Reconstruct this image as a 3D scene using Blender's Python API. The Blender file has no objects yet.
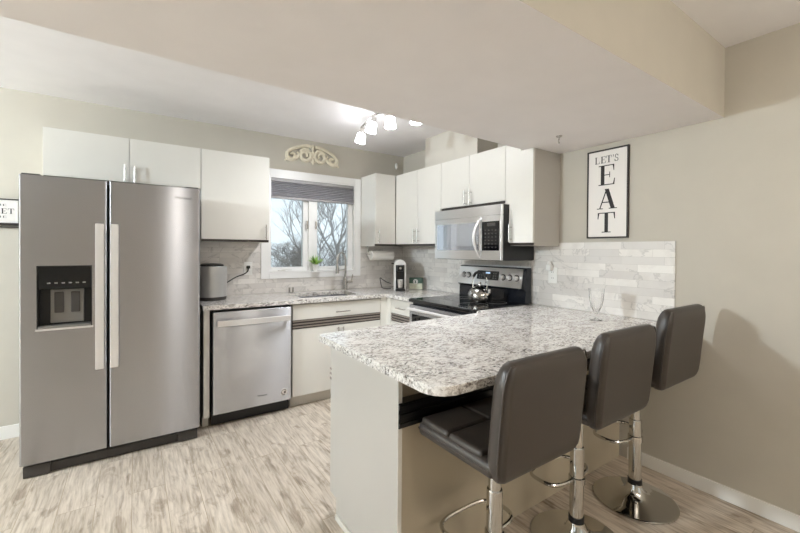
import bpy, bmesh, math, random
from mathutils import Vector, Matrix
C = bpy.context.scene.collection
SC = bpy.context.scene
PI = math.pi

# ---------------------------------------------------------------- camera
def setup_camera():
    f, vy = 386.86, -12.59
    yaw, pitch, roll = 0.6020, -0.0091, 0.0070
    cd = bpy.data.cameras.new('camera'); co = bpy.data.objects.new('camera', cd); C.objects.link(co)
    cd.sensor_fit = 'HORIZONTAL'; cd.sensor_width = 36.0
    cd.lens = 36.0 * f / 800.0
    cd.shift_y = vy / 800.0
    cd.clip_start = 0.02; cd.clip_end = 500
    fw = Vector((math.sin(yaw), math.cos(yaw), 0)); rt = Vector((math.cos(yaw), -math.sin(yaw), 0)); up = Vector((0, 0, 1))
    f2 = fw*math.cos(pitch) + up*math.sin(pitch); u2 = up*math.cos(pitch) - fw*math.sin(pitch)
    r3 = rt*math.cos(roll) + u2*math.sin(roll); u3 = u2*math.cos(roll) - rt*math.sin(roll)
    m = Matrix((r3, u3, -f2)).transposed().to_4x4()
    m.translation = Vector((-2.6257, -3.7614, 1.3318))
    co.matrix_world = m
    SC.camera = co
setup_camera()

# ---------------------------------------------------------------- world, exposure, light levels
SKY_COLOR = (0.80, 0.92, 1.0)
SKY_STRENGTH = 0.56
LAMP_W = 16.0              # each head of the track light
LAMP_COLOR = (0.92, 0.96, 1.0)
KITCHEN_FILL_W = 172.0          # added globe outside the frame, fills the kitchen from the left
KITCHEN_FILL_COLOR = (0.80, 0.92, 1.0)
DINING_W = 22.0            # dining ceiling lamp behind the camera, halved with an added second one
DINING_COLOR = (1.0, 0.94, 0.84)
w = bpy.data.worlds.new('sky'); SC.world = w; w.use_nodes = True
bg = w.node_tree.nodes['Background']
bg.inputs[0].default_value = (*SKY_COLOR, 1); bg.inputs[1].default_value = SKY_STRENGTH
SC.view_settings.view_transform = 'Standard'; SC.view_settings.look = 'None'
SC.view_settings.gamma = 1.0; SC.view_settings.use_curve_mapping = False
SC.view_settings.exposure = 1.2
SC.cycles.use_denoising = True
SC.cycles.max_bounces = 10; SC.cycles.diffuse_bounces = 6; SC.cycles.glossy_bounces = 6
SC.cycles.transmission_bounces = 10; SC.cycles.transparent_max_bounces = 10
SC.cycles.sample_clamp_indirect = 4.0; SC.cycles.caustics_reflective = False; SC.cycles.caustics_refractive = False

# ---------------------------------------------------------------- material helpers
def lin(r, g, b):
    f = lambda c: (c/255/12.92) if c/255 <= 0.04045 else ((c/255+0.055)/1.055)**2.4
    return (f(r), f(g), f(b), 1)
class NT:
    def __init__(s, name):
        s.m = bpy.data.materials.new(name); s.m.use_nodes = True
        s.t = s.m.node_tree; s.b = s.t.nodes['Principled BSDF']
    def n(s, typ, **kw):
        nd = s.t.nodes.new(typ)
        for k, v in kw.items(): setattr(nd, k, v)
        return nd
    def l(s, a, b): s.t.links.new(a, b)
    def set(s, **kw):
        for k, v in kw.items():
            s.b.inputs[k.replace('_', ' ')].default_value = v
    def coord(s, scale=(1, 1, 1), rot=(0, 0, 0), loc=(0, 0, 0)):
        tc = s.n('ShaderNodeTexCoord'); mp = s.n('ShaderNodeMapping')
        mp.inputs['Scale'].default_value = scale; mp.inputs['Rotation'].default_value = rot; mp.inputs['Location'].default_value = loc
        s.l(tc.outputs['Object'], mp.inputs[0]); return mp.outputs[0]
    def noise(s, vec, scale, detail=4, rough=0.5, dist=0.0):
        nd = s.n('ShaderNodeTexNoise'); nd.inputs['Scale'].default_value = scale; nd.inputs['Detail'].default_value = detail
        nd.inputs['Roughness'].default_value = rough; nd.inputs['Distortion'].default_value = dist
        if vec is not None: s.l(vec, nd.inputs['Vector'])
        return nd.outputs['Fac']
    def ramp(s, fac, stops):
        r = s.n('ShaderNodeValToRGB'); s.l(fac, r.inputs[0]); el = r.color_ramp.elements
        while len(el) < len(stops): el.new(0.5)
        for e, (p, c) in zip(el, stops): e.position = p; e.color = c if len(c) == 4 else (*c, 1)
        return r.outputs[0]
    def mix(s, fac, a, b, typ='MIX'):
        m = s.n('ShaderNodeMix', data_type='RGBA', blend_type=typ)
        for v, i in ((fac, 0), (a, 6), (b, 7)):
            if isinstance(v, (int, float)): m.inputs[i].default_value = v
            elif isinstance(v, tuple): m.inputs[i].default_value = v
            else: s.l(v, m.inputs[i])
        return m.outputs[2]
    def bump(s, h, strength=0.2, dist=0.002):
        b = s.n('ShaderNodeBump'); b.inputs['Strength'].default_value = strength; b.inputs['Distance'].default_value = dist
        s.l(h, b.inputs['Height']); s.l(b.outputs[0], s.b.inputs['Normal'])
    def color(s, c): s.l(c, s.b.inputs['Base Color'])

def plain(name, rgb, rough=0.5, metal=0.0, spec=0.5, var=0.0, vscale=6.0, coat=0.0, bump=0.0, bscale=200):
    k = NT(name); c = lin(*rgb)
    k.set(Roughness=rough, Metallic=metal, Specular_IOR_Level=spec, Coat_Weight=coat)
    k.b.inputs['Coat Roughness'].default_value = 0.08
    v = k.coord()
    n = k.noise(v, vscale, 3)
    a = tuple(x*(1-var) for x in c[:3]) + (1,); b = tuple(min(1, x*(1+var)) for x in c[:3]) + (1,)
    k.color(k.ramp(n, [(0.3, a), (0.7, b)]))
    if bump: k.bump(k.noise(v, bscale, 3), bump, 0.002)
    return k.m

M = {}
M['wall'] = plain('greige_wall_paint', (196, 190, 178), 0.75, var=0.02, bump=0.15, bscale=160, spec=0.3)
M['ceiling'] = plain('white_ceiling_paint', (244, 242, 244), 0.9, var=0.015, bump=0.2, bscale=120, spec=0.2)
M['soffit'] = plain('soffit_paint', (240, 236, 236), 0.9, var=0.015, bump=0.2, bscale=120, spec=0.2)
M['duct'] = plain('duct_paint', (208, 203, 193), 0.9, var=0.015, bump=0.2, bscale=120, spec=0.2)
M['kettle'] = plain('polished_kettle_steel', (176, 174, 171), 0.09, metal=1.0, var=0.01)
M['trim'] = plain('white_trim_paint', (236, 234, 229), 0.4, var=0.01)
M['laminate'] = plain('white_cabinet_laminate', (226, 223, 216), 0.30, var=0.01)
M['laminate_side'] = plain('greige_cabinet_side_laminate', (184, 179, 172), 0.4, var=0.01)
M['panel_tan'] = plain('tan_back_panel', (196, 184, 162), 0.55, var=0.02)
M['rail'] = plain('dark_brown_grooved_rail', (52, 44, 40), 0.35, var=0.05)
M['railm'] = plain('rail_ridge', (148, 138, 130), 0.3, var=0.05)
M['toe'] = plain('white_toe_kick', (214, 209, 200), 0.5, var=0.02)
M['black'] = plain('black_plastic', (16, 16, 17), 0.35, var=0.05)
M['dkgrey'] = plain('dark_grey_plastic', (62, 58, 55), 0.45, var=0.05)
M['bglass'] = plain('black_glass', (9, 10, 13), 0.04, spec=0.6, var=0.02)
M['mirror_glass'] = plain('tinted_mirror_glass', (184, 187, 193), 0.05, metal=0.75, var=0.02)
M['bluesteel'] = plain('dark_enamel', (26, 29, 36), 0.15, var=0.05)
M['chrome'] = plain('chrome', (214, 212, 208), 0.06, metal=1.0, var=0.01)
M['nickel'] = plain('brushed_nickel', (206, 203, 199), 0.25, metal=1.0, var=0.02)
M['leather'] = plain('dark_brown_faux_leather', (62, 55, 50), 0.38, var=0.08, bump=0.25, bscale=260, spec=0.5)
M['seam'] = plain('seam_thread', (34, 30, 27), 0.6)
M['blackpaint'] = plain('black_sign_paint', (38, 34, 33), 0.7, var=0.04)
M['signwhite'] = plain('white_sign_board', (236, 231, 226), 0.6, var=0.01)
M['frame_dark'] = plain('dark_wood_frame', (44, 36, 32), 0.5, var=0.1)
M['cream'] = plain('cream_carved_wood', (228, 219, 198), 0.65, var=0.06, vscale=30)
M['white_plastic'] = plain('white_plastic', (232, 231, 227), 0.3, var=0.01)
M['paper'] = plain('paper_towel', (240, 238, 234), 0.9, var=0.02, bump=0.3, bscale=90)
M['greyplastic'] = plain('grey_metallic_plastic', (138, 136, 133), 0.32, metal=0.5, var=0.03)
M['green'] = plain('green_carton', (58, 84, 70), 0.5, var=0.05)
M['carton_pale'] = plain('pale_carton_print', (196, 196, 176), 0.5, var=0.15, vscale=40)
M['leaf'] = plain('pale_green_leaf', (164, 204, 104), 0.5, var=0.25, vscale=40)
M['pot'] = plain('white_ceramic', (236, 236, 233), 0.2, var=0.01)
M['soil'] = plain('dark_soil', (60, 46, 36), 0.9, var=0.2)
M['vinyl'] = plain('white_window_vinyl', (246, 246, 245), 0.35, var=0.01)
M['bark'] = plain('grey_bark', (172, 168, 168), 0.9, var=0.2, vscale=4)
M['bark2'] = plain('brown_grey_twigs', (158, 152, 148), 0.9, var=0.2, vscale=4)
M['ground'] = plain('dormant_grass', (168, 166, 150), 1.0, var=0.15, vscale=0.3)
M['wood_hill'] = plain('wooded_hillside_painted_haze', (226, 226, 227), 1.0, var=0.18, vscale=0.4)  # distance haze is painted in as a pale base colour
M['blind_rail'] = plain('grey_blind_rail', (170, 168, 170), 0.5, var=0.02)
M['canister'] = plain('silver_grey_plastic', (190, 189, 187), 0.3, metal=0.5, var=0.02)
M['outletslot'] = plain('outlet_slot', (40, 40, 40), 0.6)

def mk_steel(name, rgb, rough=0.3, aniso=0.75):
    k = NT(name); k.set(Metallic=1.0, Roughness=rough, Anisotropic=1.0)
    k.b.inputs['Anisotropic Rotation'].default_value = 0.25
    tg = k.n('ShaderNodeTangent', direction_type='RADIAL', axis='Z'); k.l(tg.outputs[0], k.b.inputs['Tangent'])
    v = k.coord((2, 2, 420)); n = k.noise(v, 3, 3)
    c = lin(*rgb); k.color(k.ramp(n, [(0.3, tuple(x*0.96 for x in c[:3])+(1,)), (0.7, tuple(min(1, x*1.04) for x in c[:3])+(1,))]))
    return k.m
M['steel'] = mk_steel('brushed_stainless_steel', (182, 182, 187), 0.27)
M['steel_bright'] = mk_steel('bright_stainless_steel', (204, 205, 210), 0.27)
M['steel_light'] = mk_steel('light_stainless_steel', (243, 242, 241), 0.3)
M['handle'] = plain('satin_steel_handle', (232, 228, 226), 0.3, metal=0.5, var=0.01)

def mk_floor():
    k = NT('rustic_vinyl_planks'); k.set(Roughness=0.42, Specular_IOR_Level=0.4)
    v = k.coord((1, 1, 1), (0, 0, PI/2))
    br = k.n('ShaderNodeTexBrick', offset=0.37, offset_frequency=2)
    for nm, val in (('Scale', 1.0), ('Mortar Size', 0.0016), ('Mortar Smooth', 0.3), ('Bias', 0.0), ('Brick Width', 1.22), ('Row Height', 0.155)):
        br.inputs[nm].default_value = val
    br.inputs['Color1'].default_value = (0.10, 0.10, 0.10, 1); br.inputs['Color2'].default_value = (0.95, 0.95, 0.95, 1)
    br.inputs['Mortar'].default_value = (0.5, 0.5, 0.5, 1)
    k.l(v, br.inputs['Vector'])
    # per plank offset of the grain
    add = k.n('ShaderNodeVectorMath', operation='MULTIPLY_ADD')
    k.l(br.outputs['Color'], add.inputs[0]); add.inputs[1].default_value = (7.3, 3.1, 5.7); 
    st = k.coord((1.0, 1.0, 1.0)); k.l(st, add.inputs[2])
    mp = k.n('ShaderNodeMapping'); mp.inputs['Scale'].default_value = (8.0, 1.15, 1.0); k.l(add.outputs[0], mp.inputs[0])
    grain = k.noise(mp.outputs[0], 2.4, 8, 0.62, 1.6)
    mp2 = k.n('ShaderNodeMapping'); mp2.inputs['Scale'].default_value = (5.0, 1.9, 1.0); k.l(add.outputs[0], mp2.inputs[0])
    blot = k.noise(mp2.outputs[0], 1.9, 6, 0.6, 0.8)
    mp3 = k.n('ShaderNodeMapping'); mp3.inputs['Scale'].default_value = (38.0, 2.6, 1.0); k.l(add.outputs[0], mp3.inputs[0])
    fine = k.noise(mp3.outputs[0], 2.0, 4, 0.6)
    base = k.ramp(grain, [(0.30, lin(152, 139, 125)), (0.42, lin(190, 178, 164)), (0.54, lin(212, 201, 188)), (0.75, lin(224, 215, 204))])
    dark = k.ramp(blot, [(0.55, (0, 0, 0)), (0.63, (0.75, 0.75, 0.75))])
    c = k.mix(dark, base, lin(138, 121, 104))
    c = k.mix(0.34, c, k.ramp(fine, [(0.36, lin(112, 96, 80)), (0.48, lin(190, 177, 160)), (0.64, lin(230, 221, 209))]))
    tone = k.ramp(br.outputs['Color'], [(0.0, (0.82, 0.795, 0.76)), (1.0, (1.0, 0.985, 0.965))])
    c = k.mix(1.0, c, tone, 'MULTIPLY')
    c = k.mix(br.outputs['Fac'], c, lin(158, 142, 120))
    k.color(c); k.bump(grain, 0.12, 0.002)
    return k.m
M['floor'] = mk_floor()

def mk_granite():
    k = NT('speckled_granite'); k.set(Roughness=0.12, Specular_IOR_Level=0.5)
    vs = k.coord((0.6, 1.0, 1.0), (0, 0, 0.6)); v = k.coord((0.7, 1, 1), (0, 0, 0.6))
    n1 = k.noise(vs, 52, 6, 0.68, 0.4); n2 = k.noise(v, 92, 5, 0.72, 0.3); n3 = k.noise(vs, 11, 5, 0.62, 0.5); n4 = k.noise(v, 150, 3, 0.6)
    c = k.ramp(n1, [(0.30, lin(130, 123, 118)), (0.41, lin(186, 179, 173)), (0.48, lin(226, 222, 217)), (0.60, lin(237, 234, 230)), (0.72, lin(206, 200, 195))])
    cl = k.ramp(n3, [(0.40, (0.10, 0.10, 0.10)), (0.64, (1, 1, 1))])
    sp = k.ramp(n2, [(0.505, (0, 0, 0)), (0.56, (1, 1, 1))])
    spk = k.mix(1.0, sp, cl, 'MULTIPLY')
    c = k.mix(spk, c, lin(58, 51, 48))
    br = k.ramp(n4, [(0.59, (0, 0, 0)), (0.66, (0.55, 0.55, 0.55))])
    c = k.mix(br, c, lin(124, 108, 92))
    k.color(c); return k.m
M['granite'] = mk_granite()

def mk_marble(name, axis, off=(0, 0, 0)):
    k = NT(name); k.set(Roughness=0.22, Specular_IOR_Level=0.5)
    tc = k.n('ShaderNodeTexCoord'); sx = k.n('ShaderNodeSeparateXYZ'); k.l(tc.outputs['Object'], sx.inputs[0])
    cb = k.n('ShaderNodeCombineXYZ'); k.l(sx.outputs[axis], cb.inputs[0]); k.l(sx.outputs['Z'], cb.inputs[1])
    br = k.n('ShaderNodeTexBrick', offset=0.43, offset_frequency=3, squash=1.25, squash_frequency=2)
    for nm, val in (('Scale', 1.0), ('Mortar Size', 0.0007), ('Mortar Smooth', 0.4), ('Bias', -0.1), ('Brick Width', 0.2), ('Row Height', 0.0482)):
        br.inputs[nm].default_value = val
    br.inputs['Color1'].default_value = (0, 0, 0, 1); br.inputs['Color2'].default_value = (1, 1, 1, 1); br.inputs['Mortar'].default_value = (0.5, 0.5, 0.5, 1)
    k.l(cb.outputs[0], br.inputs['Vector'])
    ma = k.n('ShaderNodeVectorMath', operation='MULTIPLY_ADD'); k.l(br.outputs['Color'], ma.inputs[0]); ma.inputs[1].default_value = (3.7, 5.1, 2.2); k.l(cb.outputs[0], ma.inputs[2])
    n1 = k.noise(ma.outputs[0], 8, 5, 0.55, 0.5); n2 = k.noise(ma.outputs[0], 3.2, 5, 0.55, 0.7)
    tone = k.ramp(br.outputs['Color'], [(0.0, lin(214, 210, 206)), (0.35, lin(228, 224, 219)), (0.75, lin(234, 230, 225)), (1.0, lin(242, 239, 235))])
    c = k.mix(k.ramp(n1, [(0.45, (0, 0, 0)), (0.75, (0.55, 0.55, 0.55))]), tone, lin(206, 200, 195))
    vein = k.ramp(n2, [(0.48, (0, 0, 0)), (0.495, (0.4, 0.4, 0.4)), (0.51, (0, 0, 0))])
    c = k.mix(vein, c, lin(150, 146, 144))
    c = k.mix(br.outputs['Fac'], c, lin(186, 181, 175))
    k.color(c); return k.m
M['tile_x'] = mk_marble('marble_subway_tile_back', 'X')
M['tile_y'] = mk_marble('marble_subway_tile_right', 'Y')

def mk_glass(name, rough=0.0, tint=(1, 1, 1, 1), thin=True):
    k = NT(name)
    if thin:
        t = k.n('ShaderNodeBsdfTransparent'); t.inputs[0].default_value = tint
        g = k.n('ShaderNodeBsdfGlossy'); g.inputs['Roughness'].default_value = 0.02
        fr = k.n('ShaderNodeFresnel'); fr.inputs[0].default_value = 1.35
        mx = k.n('ShaderNodeMixShader'); k.l(fr.outputs[0], mx.inputs[0]); k.l(t.outputs[0], mx.inputs[1]); k.l(g.outputs[0], mx.inputs[2])
        k.l(mx.outputs[0], k.t.nodes['Material Output'].inputs[0])
    else:
        k.set(Roughness=rough, Transmission_Weight=1.0, IOR=1.45); k.b.inputs['Base Color'].default_value = tint
    return k.m
M['pane'] = mk_glass('window_glass', tint=(0.97, 0.98, 0.98, 1))
M['crystal'] = mk_glass('clear_crystal', thin=False)

def mk_emit(name, rgb, s):
    k = NT(name); k.b.inputs['Base Color'].default_value = (*rgb, 1); k.b.inputs['Emission Color'].default_value = (*rgb, 1)
    k.b.inputs['Emission Strength'].default_value = s; k.set(Roughness=0.4); return k.m
M['shade'] = mk_emit('lit_frosted_shade', (0.98, 0.98, 1.0), 8.0)
M['bulb'] = mk_emit('lit_bulb', (0.98, 0.98, 1.0), 14.0)
M['dome'] = mk_emit('lit_dome_diffuser', (1.0, 0.88, 0.72), 3.0)

def mk_blind():
    k = NT('grey_pleated_fabric'); k.set(Roughness=0.85)
    v = k.coord((3, 3, 60)); n = k.noise(v, 4, 4)
    c = k.ramp(n, [(0.3, lin(206, 205, 209)), (0.7, lin(228, 227, 231))]); k.color(c)
    t = k.n('ShaderNodeBsdfTranslucent'); k.l(c, t.inputs[0]); mx = k.n('ShaderNodeMixShader'); mx.inputs[0].default_value = 0.6
    k.l(k.b.outputs[0], mx.inputs[1]); k.l(t.outputs[0], mx.inputs[2]); k.l(mx.outputs[0], k.t.nodes['Material Output'].inputs[0])
    return k.m
M['blind'] = mk_blind()

# ---------------------------------------------------------------- mesh helpers
class MB:
    def __init__(s): s.b = bmesh.new(); s.mi = 0
    def _mark(s, faces):
        for f in faces: f.material_index = s.mi
    def box(s, x0, x1, y0, y1, z0, z1, bev=0.0, seg=2):
        r = bmesh.ops.create_cube(s.b, size=1.0); vs = r['verts']
        for v in vs:
            v.co = Vector((x0+(v.co.x+.5)*(x1-x0), y0+(v.co.y+.5)*(y1-y0), z0+(v.co.z+.5)*(z1-z0)))
        fs = set(f for v in vs for f in v.link_faces); s._mark(fs)
        if bev > 0:
            es = list(set(e for v in vs for e in v.link_edges))
            rr = bmesh.ops.bevel(s.b, geom=es, offset=bev, segments=seg, profile=0.5, affect='EDGES', clamp_overlap=True)
            s._mark(rr['faces'])
        return s
    def rings(s, rings, close=True, cap=True):
        vr = [[s.b.verts.new(p) for p in r] for r in rings]; n = len(vr[0]); fs = []
        for a, b in zip(vr[:-1], vr[1:]):
            for i in range(n if close else n-1):
                j = (i+1) % n
                try: fs.append(s.b.faces.new((a[i], a[j], b[j], b[i])))
                except ValueError: pass
        if cap and close:
            for r in (vr[0][::-1], vr[-1]):
                try: fs.append(s.b.faces.new(r))
                except ValueError: pass
        s._mark(fs); return vr
    def cyl(s, p0, p1, r0, r1=None, n=20):
        r1 = r0 if r1 is None else r1
        p0 = Vector(p0); p1 = Vector(p1); d = (p1-p0).normalized()
        a = d.orthogonal().normalized(); b = d.cross(a)
        s.rings([[p+(a*math.cos(t)+b*math.sin(t))*r for t in [2*PI*i/n for i in range(n)]] for p, r in ((p0, r0), (p1, r1))]); return s
    def tube(s, path, r, n=10, closed=False):
        P = [Vector(p) for p in path]; N = len(P); rr = r if isinstance(r, (list, tuple)) else [r]*N
        T = []
        for i in range(N):
            if closed: t = P[(i+1) % N]-P[i-1]
            else: t = P[min(i+1, N-1)]-P[max(i-1, 0)]
            T.append(t.normalized())
        a = T[0].orthogonal().normalized(); out = []
        for i in range(N):
            a = (a - T[i]*a.dot(T[i])); a = a.normalized() if a.length > 1e-6 else T[i].orthogonal().normalized()
            b = T[i].cross(a)
            out.append([P[i]+(a*math.cos(q)+b*math.sin(q))*rr[i] for q in [2*PI*k/n for k in range(n)]])
        if closed: out.append(out[0])
        if closed:
            vr = [[s.b.verts.new(p) for p in r_] for r_ in out[:-1]]; fs = []
            for i in range(N):
                A, B = vr[i], vr[(i+1) % N]
                for k in range(n): 
                    try: fs.append(s.b.faces.new((A[k], A[(k+1) % n], B[(k+1) % n], B[k])))
                    except ValueError: pass
            s._mark(fs)
        else: s.rings(out)
        return s
    def lathe(s, prof, c=(0, 0, 0), n=28, cap=True):
        c = Vector(c)
        s.rings([[c+Vector((r*math.cos(2*PI*i/n), r*math.sin(2*PI*i/n), z)) for i in range(n)] for r, z in prof], cap=cap); return s
    def sphere(s, c, r, sc=(1, 1, 1), u=16, v=10):
        m = Matrix.Translation(Vector(c)) @ Matrix.Diagonal((r*sc[0], r*sc[1], r*sc[2], 1))
        q = bmesh.ops.create_uvsphere(s.b, u_segments=u, v_segments=v, radius=1.0, matrix=m)
        s._mark(set(f for vv in q['verts'] for f in vv.link_faces)); return s
    def prism(s, poly, ax, lo, hi, bev=0.0):
        """extrude a 2-D polygon along axis ax; poly coordinates are the two other axes in xyz order"""
        def P(u, v, t): return {'x': (t, u, v), 'y': (u, t, v), 'z': (u, v, t)}[ax]
        a = [s.b.verts.new(P(u, v, lo)) for u, v in poly]; b = [s.b.verts.new(P(u, v, hi)) for u, v in poly]; fs = []
        fs.append(s.b.faces.new(a[::-1])); fs.append(s.b.faces.new(b)); n = len(poly)
        for i in range(n): fs.append(s.b.faces.new((a[i], a[(i+1) % n], b[(i+1) % n], b[i])))
        s._mark(fs)
        if bev:
            es = list(set(e for f in fs[:2] for e in f.edges))
            rr = bmesh.ops.bevel(s.b, geom=es, offset=bev, segments=2, profile=0.5, affect='EDGES'); s._mark(rr['faces'])
        return s
    def grid_slab(s, xs, ys, keep, z0, z1):
        vt, vb = {}, {}
        def g(d, i, j, z):
            if (i, j) not in d: d[(i, j)] = s.b.verts.new((xs[i], ys[j], z))
            return d[(i, j)]
        K = lambda i, j: 0 <= i < len(xs)-1 and 0 <= j < len(ys)-1 and keep((xs[i]+xs[i+1])/2, (ys[j]+ys[j+1])/2)
        for i in range(len(xs)-1):
            for j in range(len(ys)-1):
                if not K(i, j): continue
                q = ((i, j), (i+1, j), (i+1, j+1), (i, j+1))
                s._mark([s.b.faces.new([g(vt, *k, z1) for k in q]), s.b.faces.new([g(vb, *k, z0) for k in q][::-1])])
                for (a, b_), nb in (((q[0], q[1]), (i, j-1)), ((q[1], q[2]), (i+1, j)), ((q[2], q[3]), (i, j+1)), ((q[3], q[0]), (i-1, j))):
                    if not K(*nb): s._mark([s.b.faces.new((g(vt, *b_, z1), g(vt, *a, z1), g(vb, *a, z0), g(vb, *b_, z0)))])
        return s

def wloc(o):
    v = Vector((0, 0, 0))
    while o is not None: v += o.location; o = o.parent
    return v
def obj(name, mb, mat, parent=None, smooth=35, loc=None):
    b = mb.b
    bmesh.ops.recalc_face_normals(b, faces=b.faces)
    base = wloc(parent) if parent else Vector(loc or (0, 0, 0))
    if base.length > 0: bmesh.ops.translate(b, verts=b.verts, vec=-base)
    me = bpy.data.meshes.new(name); b.to_mesh(me); b.free()
    for m in (mat if isinstance(mat, (list, tuple)) else [mat]): me.materials.append(M[m] if isinstance(m, str) else m)
    if smooth:
        for p in me.polygons: p.use_smooth = True
        me.set_sharp_from_angle(angle=math.radians(smooth))
    o = bpy.data.objects.new(name, me); C.objects.link(o)
    if smooth:
        wn = o.modifiers.new('weighted_normals', 'WEIGHTED_NORMAL'); wn.keep_sharp = True; wn.weight = 80
    if parent: o.parent = parent
    elif loc: o.location = loc
    return o
def thing(name, label, cat, loc=(0, 0, 0), group=None):
    o = bpy.data.objects.new(name, None); C.objects.link(o); o.empty_display_size = 0.05
    o.location = loc; o['label'] = label; o['category'] = cat
    if group: o['group'] = group
    return o
def tag(o, label, cat, group=None):
    o['label'] = label; o['category'] = cat
    if group: o['group'] = group
    return o
def struct(name, mb, mat, parent=None, smooth=35):
    o = obj(name, mb, mat, parent, smooth)
    if parent is None: o['kind'] = 'structure'
    return o
def sroot(name, loc=(0, 0, 0)):
    o = bpy.data.objects.new(name, None); C.objects.link(o); o.location = loc; o['kind'] = 'structure'; return o
def bx(*a, **k): return MB().box(*a, **k)

# ================================================================ STRUCTURE
XL, YF, H = -7.2, -7.6, 2.435          # left wall, front wall (behind the camera), ceiling
WX0, WX1, WZ0, WZ1 = -1.565, -0.645, 1.105, 2.04     # kitchen window opening
struct('floor', bx(XL-.15, .15, YF-.15, .15, -.12, 0), 'floor')
struct('ceiling', bx(XL-.15, .15, YF-.15, .15, H, H+.12), 'ceiling')
def wall_with_holes(name, axis, lo, hi, a0, a1, holes, mat):
    mb = MB(); holes = sorted(holes); cur = a0
    def put(u0, u1, z0, z1):
        if axis == 'y': mb.box(u0, u1, lo, hi, z0, z1)
        else: mb.box(lo, hi, u0, u1, z0, z1)
    for u0, u1, z0, z1 in holes:
        put(cur, u0, 0, H); 
        if z0 > 0: put(u0, u1, 0, z0)
        put(u0, u1, z1, H); cur = u1
    put(cur, a1, 0, H)
    return struct(name, mb, mat)
wall_with_holes('wall_back', 'y', 0, .15, XL-.15, .15, [(WX0, WX1, WZ0, WZ1)], 'wall')
struct('wall_right', bx(0, .15, YF-.15, 0, 0, H), 'wall')
REAR = [(-2.0, -1.3, .25, 2.05), (-.62, -.12, .25, 2.05)]
wall_with_holes('wall_front', 'y', YF-.15, YF, XL-.15, .15, REAR, 'wall')
LEFTW = [(-5.0, -2.9, .12, 2.08)]
wall_with_holes('wall_left', 'x', XL-.15, XL, YF, 0, LEFTW, 'wall')
# dropped soffit over the breakfast bar (its far edge runs a touch out of square, as in the photo)
struct('soffit', MB().prism([(XL, -2.15), (XL, -3.023), (-.0005, -3.023), (-.0005, -1.955)], 'z', 2.061, H-.0005), ['wall', 'soffit'], smooth=0)
for p_ in bpy.data.objects['soffit'].data.polygons: p_.material_index = 1 if p_.normal.z < -.5 else 0
# boxed duct above the right-hand wall cabinets
struct('duct_chase', bx(-.25, -.0005, -1.44, -.735, 2.1305, H-.0005), 'duct')
struct('baseboard_right', MB().box(-.014, -.0005, YF+.02, -2.552, .0005, .078, .003), 'trim')
struct('baseboard_back', MB().box(XL+.02, -3.165, -.014, -.0005, .0005, .092, .003), 'trim')
struct('baseboard_left', MB().box(XL+.0005, XL+.014, -2.8, -.02, .0005, .092, .003), 'trim')
# backsplash of marble tile
mbt = MB()
mbt.box(-2.21, WX0-.077, -.011, -.0005, .9145, 1.39)
mbt.box(WX0-.077, WX1+.066, -.011, -.0005, .9145, 1.05)
mbt.box(WX1+.066, -.012, -.011, -.0005, .9145, 1.373)
struct('backsplash_back', mbt, 'tile_x')
mbt = MB(); mbt.box(-.011, -.0005, -2.052, -.0115, .9145, 1.3725); mbt.box(-.011, -.0005, -2.805, -2.052, .9145, 1.398)
struct('backsplash_right', mbt, 'tile_y')

# ---- kitchen window
win = sroot('window_1', (-1.11, 0, WZ0))
mb = MB()
cw = .076
mb.box(WX0-cw, WX0, -.02, -.0005, WZ0-.054, WZ1+.066, .003); mb.box(WX1, WX1+.066, -.02, -.0005, WZ0-.054, WZ1+.066, .003)
mb.box(WX0, WX1, -.02, -.0005, WZ1, WZ1+.066, .003); mb.box(WX0, WX1, -.02, -.0005, WZ0-.054, WZ0, .003)
obj('casing', mb, 'vinyl', win)
mb = MB(); jt = .016
mb.box(WX0, WX0+jt, -.018, .12, WZ0, WZ1); mb.box(WX1-jt, WX1, -.018, .12, WZ0, WZ1)
mb.box(WX0+jt, WX1-jt, -.018, .12, WZ1-jt, WZ1); mb.box(WX0+jt, WX1-jt, -.024, .12, WZ0, WZ0+.014)
obj('jamb', mb, 'vinyl', win)
mb = MB(); mb.box(-1.165, -1.075, .005, .11, WZ0+.0145, WZ1-jt-.0005, .002); obj('mullion', mb, 'vinyl', win)
for (a, b) in ((WX0+jt, -1.165), (-1.075, WX1-jt)):
    mb = MB(); st = .05; e = .0005
    sl = .012 if a < -1.3 else .012
    mb.box(a+e, a+sl, .03, .075, WZ0+.0145, WZ1-jt-e, .002); mb.box(b-st, b-e, .03, .075, WZ0+.0145, WZ1-jt-e, .002)
    mb.box(a+sl, b-st, .03, .075, WZ0+.0145, WZ0+.055, .002); mb.box(a+sl, b-st, .03, .075, WZ1-jt-.05, WZ1-jt-e, .002)
    s_ = obj('sash', mb, 'vinyl', win)
    obj('pane', bx(a+sl+e, b-st-e, .05, .054, WZ0+.0555, WZ1-jt-.0505), 'pane', s_, 0)
for x, z in ((-1.182, 1.585), (-1.09, 1.585)):
    mb = MB(); mb.box(x-.009, x+.009, -.006, .0045 if x > -1.1 else .0295, z-.04, z+.04, .003); mb.box(x-.004, x+.004, -.02, -.006, z-.032, z+.005, .002)
    obj('latch', mb, 'nickel', win)
mb = MB(); mb.box(-1.47, -1.40, .005, .0295, 1.1196, 1.133, .003); mb.tube([(-1.44, .004, 1.133), (-1.40, -.01, 1.138), (-1.345, -.012, 1.132)], .005)
obj('crank_handle', mb, 'white_plastic', win)
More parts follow.
